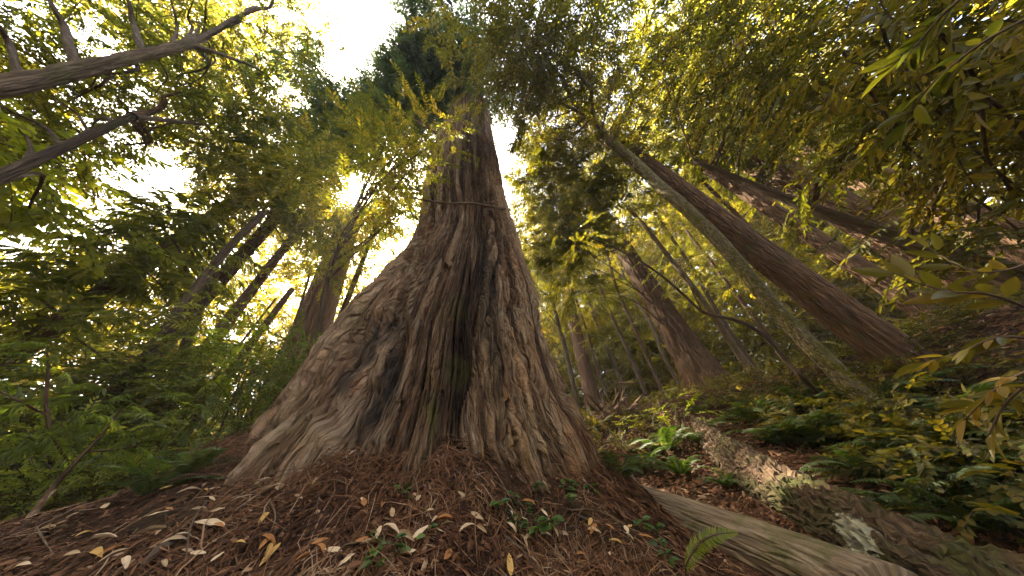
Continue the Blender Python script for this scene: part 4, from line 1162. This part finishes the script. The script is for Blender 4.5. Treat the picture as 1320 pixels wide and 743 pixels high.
# litter and low plants over the slope on the right
n = 30000
a = np.radians(rng.uniform(10, 66, n)); r_ = rng.uniform(2.6, 10, n)
xy = np.stack([r_ * np.sin(a), r_ * np.cos(a)], 1)
v, q, _ = strips(xy, rng.uniform(.05, .13, n), rng.uniform(.012, .035, n), rng.uniform(.0, .03, n), 3, .1)
o = link('leaf_litter', mesh('leaf_litter', v, q, [LITTER], attrs={'lv': np.repeat(np.clip(rng.normal(.4, .3, n), 0, 1), 8)}))
tag(o, 'brown dead leaves scattered over the shaded slope', 'litter', None, 'stuff')
n = 6500
a = np.radians(np.concatenate([rng.uniform(8, 70, n), rng.uniform(-75, -40, n // 2)])); r_ = np.concatenate([rng.uniform(4.4, 16, n), rng.uniform(5, 14, n // 2)])
p = np.stack([r_ * np.sin(a), r_ * np.cos(a)], 1)
keep = noise(np.stack([p[:, 0] * .6, p[:, 1] * .6, p[:, 0] * 0], 1), 44) > -.3
ln1 = smooth_line([P(792, 640, 4.6), P(830, 660, 4.2), P(960, 708, 3.6), P(1100, 768, 3.15)], 40)
for L_ in (ln1, ln2):
    keep &= np.min(np.hypot(p[:, 0][:, None] - L_[:, 0], p[:, 1][:, None] - L_[:, 1]), axis=1) > .75
p = p[keep]; p3 = np.stack([p[:, 0], p[:, 1], ground_z(p[:, 0], p[:, 1]) + rng.uniform(.05, .3, len(p))], 1)
h = rng.normal(0, 1, p3.shape); h[:, 2] = np.abs(h[:, 2]) * .5
v, q, mi, lv = scatter_twigs(p3, h, 'small', .9, rng.uniform(0, .9, len(p3)))
o = link('undergrowth', mesh('undergrowth', v, q, [LEAF_DEEP, TWIG], mi=mi, attrs={'lv': lv}, smooth=False))
tag(o, 'low dark green undergrowth covering the forest floor', 'undergrowth', None, 'stuff')

# fallen leaves
def dead_mat(name, c0, c1):
    m, nt, out = nmat(name)
    g = nt.nodes.new('ShaderNodeTexCoord')
    finish(nt, out, ramp(nt, tex_noise(nt, g.outputs['Object'], 60, 4, .6), [(.35, c0), (.65, c1)]), .7, spec=.25)
    return m


DEAD = {'pale cream': dead_mat('leaf_cream', (.42, .29, .17), (.62, .47, .30)), 'tan': dead_mat('leaf_tan', (.25, .16, .085), (.40, .28, .16)),
        'golden': dead_mat('leaf_golden', (.36, .19, .05), (.50, .32, .10)), 'orange brown': dead_mat('leaf_orange', (.27, .10, .03), (.36, .17, .055))}
LM = {}
for cn, cm in DEAD.items():
    for sh, curl, fold in (('flat', .05, .15), ('curled', .5, .55), ('folded', .15, 1.0)):
        t = np.linspace(0, 1, 11)
        prof = np.sin(np.pi * t ** .85) ** .8 * .17 + .004
        x = t - .5
        zc = -curl * (x ** 2) + curl * .1
        rows = []
        for s_ in (-1, -.5, 0, .5, 1):
            rows.append(np.stack([x, prof * s_ * (1 - .3 * fold), zc + abs(s_) * prof * fold + .012 * np.sin(x * 14 + s_ * 2)], 1))
        LM[cn, sh] = mesh('leaf_blade', np.stack(rows, 1).reshape(-1, 3), grid_quads(11, 5, False), [cm])


def fallen(px, py, size, cn, sh, label, ang=None, group='fallen leaves on the mound'):
    b = ground_hit(px, py)
    n = ground_n(b[:1], b[1:2], .06)[0]
    o = link('fallen_leaf', LM[cn, sh], None)
    a = rng.uniform(0, 6.28) if ang is None else ang
    n = n + rng.normal(0, .22, 3); n /= np.linalg.norm(n)
    dx = np.array([math.cos(a), math.sin(a), 0]); dx -= dx.dot(n) * n; dx /= np.linalg.norm(dx)
    dy = np.cross(n, dx)
    o.matrix_world = Matrix([[*(np.array([dx[k], dy[k], n[k]]) * size * 1.0), b[k] + n[k] * .042] for k in range(3)] + [[0, 0, 0, 1]])
    tag(o, label, 'leaf', group)


fallen(268, 687, .135, 'pale cream', 'flat', 'largest pale cream leaf lying flat on the left of the mound', .1)
fallen(350, 640, .11, 'pale cream', 'folded', 'pale folded leaf high on the mound below the left foot of the trunk', .6)
fallen(342, 724, .09, 'golden', 'folded', 'bright golden folded leaf low on the left of the mound')
fallen(240, 643, .12, 'tan', 'curled', 'long tan curled leaf near the left crest of the mound', 1.1)
fallen(196, 675, .11, 'pale cream', 'flat', 'narrow pale leaf at the left crest of the mound', .5)
fallen(190, 700, .12, 'pale cream', 'curled', 'pale curled leaf below the left crest of the mound', .9)
fallen(758, 680, .07, 'golden', 'flat', 'upright golden leaf beside the seedlings on the right of the mound')
fallen(765, 690, .09, 'orange brown', 'curled', 'orange brown curled leaf on the right bank beside the golden one')
fallen(832, 702, .10, 'orange brown', 'flat', 'orange brown leaf near the pale log')
fallen(700, 630, .06, 'pale cream', 'flat', 'small cream leaf in the furrow at the foot of the trunk')
fallen(602, 693, .09, 'pale cream', 'folded', 'cream folded leaf below the middle of the trunk')
fallen(614, 673, .08, 'tan', 'flat', 'tan flat leaf just below the middle root of the trunk')
fallen(656, 686, .07, 'pale cream', 'curled', 'cream curled leaf left of the bright seedlings')
fallen(500, 697, .10, 'pale cream', 'folded', 'cream folded leaf beside the small seedlings below the trunk')
fallen(524, 700, .10, 'tan', 'folded', 'tan upright folded leaf between the small seedlings below the trunk')
fallen(405, 628, .06, 'pale cream', 'folded', 'cream leaf caught under the left foot of the trunk')
fallen(454, 590, .07, 'pale cream', 'folded', 'cream leaf lodged in the hollow at the left foot of the trunk')
places = ['on the left end of the mound', 'on the left slope of the mound', 'below the left foot of the trunk', 'below the middle of the trunk', 'below the right foot of the trunk', 'on the right bank of the mound']
for k in range(130):
    px, py = rng.uniform(20, 860), rng.uniform(600, 742)
    ridge_y = np.interp(px, [0, 150, 290, 420, 560, 700, 800, 870], [702, 655, 612, 610, 640, 640, 662, 700])
    if py < ridge_y: continue
    cn = ['pale cream', 'tan', 'golden', 'orange brown'][int(rng.choice(4, p=[.38, .34, .1, .18]))]; sh = ['flat', 'curled', 'folded'][int(rng.integers(0, 3))]
    fallen(px, py, rng.uniform(.05, .105), cn, sh, 'small %s %s dead leaf %s' % (cn, sh, places[int(np.clip(px / 145, 0, 5))]))
for k in range(26):
    px, py = rng.uniform(960, 1250), rng.uniform(600, 720)
    cn = ['tan', 'orange brown', 'pale cream'][int(rng.integers(0, 3))]
    fallen(px, py, rng.uniform(.07, .12), cn, 'curled', 'small %s dead leaf on the shaded slope by the mossy log' % cn, group='dead leaves on the slope')

# twigs
for lab, pts, r0 in (('forked pale twig lying across the left of the mound', [(345, 655), (350, 680), (342, 705)], .005),
                     ('long thin brown twig hanging down the left of the mound', [(262, 655), (240, 690), (232, 740)], .006),
                     ('thin pale twig on the left slope pointing at the bottom edge', [(40, 690), (45, 712), (60, 728)], .005),
                     ('bent pale twig below the left foot of the trunk', [(395, 632), (430, 630), (450, 634)], .006),
                     ('curved grey root hanging over the right bank', [(745, 672), (770, 690), (790, 742)], .006),
                     ('long pale root running along the right bank to the pale log', [(735, 665), (780, 672), (835, 705)], .006),
                     ('brown twig slanting below the bright seedlings', [(650, 700), (675, 725), (690, 745)], .008),
                     ('pale stick lying below the middle of the trunk', [(470, 712), (440, 722), (425, 740)], .007),
                     ('thin grey twig leaning in the hollow at the left foot of the trunk', [(412, 640), (405, 665), (410, 690)], .004),
                     ('dark stub of root sticking out at the bottom left', [(215, 712), (190, 730), (175, 745)], .02),
                     ('dark rotten stick poking up at the mound crest', [(215, 628), (235, 622), (258, 618)], .012)):
    w3 = [ground_hit(*p) + np.array([0, 0, .03 + .012 * (k == 1)]) for k, p in enumerate(pts)]
    ln = smooth_line(w3, 24)
    g = ground_z(ln[:, 0], ln[:, 1]) + r0; ln[:, 2] = np.maximum(ln[:, 2], g + .008)
    v, q, bc = tube(ln, np.linspace(r0, r0 * .4, 24), 7, .2, 8, seed=6, cap=True)
    c = ln[0]
    o = link('twig', mesh('twig', v - c, q, [BARK_PALE if 'pale' in lab else BARK_GREY], attrs={'bc': bc}), None, tuple(c))
    tag(o, lab, 'twig')
# hanging roots on the right bank
n = 420
px = rng.uniform(690, 862, n); py = rng.uniform(655, 740, n)
V, Q = [], []; off = 0
for k in range(n):
    if py[k] < np.interp(px[k], [690, 800, 862], [650, 668, 705]): continue
    s = ground_hit(px[k], py[k]); L = rng.uniform(.12, .38)
    out_ = -s + EYE; out_[2] = 0; out_ /= np.linalg.norm(out_)
    sd = np.array([out_[1], -out_[0], 0])
    t = np.linspace(0, 1, 6)[:, None]
    ln = s + np.array([0, 0, .02]) + out_ * L * .55 * t + sd * L * (rng.normal(.25, .3) * t + rng.normal(0, .15) * t ** 2) + np.array([0, 0, -1]) * L * .6 * t ** 2
    ln[:, 2] = np.maximum(ln[:, 2], ground_z(ln[:, 0], ln[:, 1]) + .006)
    v, q, _ = tube(ln, np.linspace(1, .5, 6) * rng.uniform(.0012, .003), 4)
    V.append(v); Q.append(q + off); off += len(v)
o = link('hanging_roots', mesh('hanging_roots', np.concatenate(V), np.concatenate(Q), [LITTER], attrs={'lv': np.repeat(rng.uniform(.4, 1, len(V)), [len(v) for v in V])}))
tag(o, 'fine pale roots draped over the right bank of the mound', 'roots', None, 'stuff')

# seedlings
def seedling(px, py, hgt, nl, label, mat, size):
    hgt *= 1.3; size *= 1.8; nl = int(nl * 1.4)
    b = ground_hit(px, py)
    rt_ = thing('seedling', b, label, 'seedling')
    tp = b + np.array([rng.normal(0, .03), rng.normal(0, .03) - .03, hgt])
    ln = smooth_line([b - (0, 0, .02), (b + tp) / 2 + rng.normal(0, .01, 3), tp], 10)
    v, q, bc = tube(ln, np.linspace(.002, .001, 10), 5); part('stem', rt_, v, q, [TWIG], attrs={'bc': bc})
    for k in range(nl):
        s = ln[int(rng.integers(4, 10))]
        a = rng.uniform(0, 6.28); d = np.array([math.cos(a), math.sin(a), rng.uniform(-.2, .4)]); d /= np.linalg.norm(d)
        nn = np.array([0, -.35, 1.0]) + rng.normal(0, .25, 3); nn -= nn.dot(d) * d; nn /= np.linalg.norm(nn)
        L = size * rng.uniform(.7, 1.2)
        v, q = near_leaf(s + d * .012, d, nn, L, L * rng.uniform(.5, .68), rng.uniform(0, .25))
        part('leaf', rt_, v, q, [mat], attrs={'lv': np.full(len(v), rng.uniform(0, 1))})


SEED = leaf_mat('leaf_seedling', [(0, (.045, .085, .02)), (.6, (.08, .14, .03)), (1, (.15, .22, .05))], .4, (1.1, 1.2, .4), .4)
for px, py, hg, nl, lab, sz in ((668, 692, .06, 6, 'bright green seedling with the largest leaves right of the middle root', .042),
                                (690, 700, .07, 6, 'bright green seedling at the lip of the right bank', .04),
                                (706, 690, .06, 5, 'bright green seedling rightmost of those above the bank', .038),
                                (650, 672, .07, 8, 'blue green seedling just right of the middle root', .030),
                                (672, 662, .08, 8, 'blue green seedling above the bright ones', .030),
                                (690, 668, .05, 6, 'low green seedling between the bright and the blue green ones', .028),
                                (695, 640, .06, 8, 'green seedling at the foot of the dark furrow', .028),
                                (725, 640, .07, 9, 'leafy green seedling against the right side of the trunk', .030),
                                (742, 635, .06, 8, 'dark green seedling below the right flank of the trunk', .028),
                                (770, 640, .06, 8, 'dark green seedling near the right edge of the trunk', .028),
                                (735, 655, .05, 7, 'low seedling in the needles below the right flank', .026),
                                (525, 650, .07, 8, 'green seedling growing beside the left root of the trunk', .026),
                                (488, 712, .05, 8, 'small bushy seedling left of the folded cream leaf', .026),
                                (515, 718, .05, 7, 'small seedling right of the folded cream leaf', .026),
                                (478, 738, .05, 7, 'seedling at the bottom edge below the folded leaves', .026),
                                (545, 700, .04, 6, 'tiny dark seedling below the trunk right of the tan folded leaf', .022),
                                (825, 690, .06, 10, 'leafy seedling at the left end of the pale log', .026),
                                (845, 700, .06, 10, 'second leafy seedling along the near side of the pale log', .026),
                                (860, 715, .06, 9, 'third leafy seedling along the near side of the pale log', .026),
                                (870, 735, .06, 9, 'lowest leafy seedling beside the bright fern frond', .026)):
    seedling(px, py, hg, nl, lab, SEED, sz)

# ================================================================== light and camera
sun_dir = ray(462, 243)
el = math.asin(sun_dir[2]); azm = math.atan2(sun_dir[0], sun_dir[1])
w = bpy.data.worlds.new('World'); SC.world = w; w.use_nodes = True
wt = w.node_tree
sky = wt.nodes.new('ShaderNodeTexSky'); sky.sky_type = 'NISHITA'; sky.sun_disc = False
sky.sun_elevation = el; sky.sun_rotation = azm
sky.air_density = .7; sky.dust_density = 4.0; sky.ozone_density = .6
wt.links.new(sky.outputs[0], wt.nodes['Background'].inputs[0])
wt.nodes['Background'].inputs[1].default_value = .15
sl = bpy.data.lights.new('sun', 'SUN'); sl.energy = 5.0; sl.angle = math.radians(.6); sl.color = (1, .90, .74)
so = link('sun', sl, None, (0, 0, 60))

so.rotation_euler = Vector(tuple(sun_dir)).to_track_quat('Z', 'Y').to_euler()
cam = bpy.data.cameras.new('camera'); cam.sensor_width = 36; cam.lens = 36 * F / 1320
cam.clip_start = .02; cam.clip_end = 3000
co = link('camera', cam)
mw = Matrix([[*M[0], EYE[0]], [*M[1], EYE[1]], [*M[2], EYE[2]], [0, 0, 0, 1]])
co.matrix_world = mw
SC.camera = co
vs = SC.view_settings
vs.view_transform = 'Standard'; vs.look = 'None'; vs.gamma = 1; vs.use_curve_mapping = False
vs.exposure = 3.5
vs.use_white_balance = True; vs.white_balance_temperature = 7050; vs.white_balance_tint = 10
cy = SC.cycles
cy.max_bounces = 8; cy.diffuse_bounces = 5; cy.glossy_bounces = 2; cy.transmission_bounces = 4; cy.transparent_max_bounces = 4
cy.sample_clamp_indirect = 4.0
cy.caustics_reflective = False; cy.caustics_refractive = False
cy.use_denoising = True; cy.denoising_input_passes = 'RGB_ALBEDO_NORMAL'; cy.denoising_prefilter = 'ACCURATE'; cy.use_adaptive_sampling = False

# ================================================================== thin sunlit air
HZ, nt, out = nmat('haze_air')
pv = nt.nodes.new('ShaderNodeVolumePrincipled'); pv.inputs['Color'].default_value = (.95, .93, .86, 1); pv.inputs['Density'].default_value = .0018
pv.inputs['Anisotropy'].default_value = .3
nt.links.new(pv.outputs[0], out.inputs['Volume'])
bx = np.array([[x, y, z] for z in (-3.0, 60.0) for x, y in ((-170, -170), (170, -170), (170, 170), (-170, 170))])
hz = link('haze', mesh('haze', bx, [[0, 3, 2, 1], [4, 5, 6, 7], [0, 1, 5, 4], [1, 2, 6, 5], [2, 3, 7, 6], [3, 0, 4, 7]], [HZ], smooth=False))
tag(hz, 'thin pale haze hanging in the sunlit forest air', 'haze', None, 'stuff')
cy.volume_bounces = 0
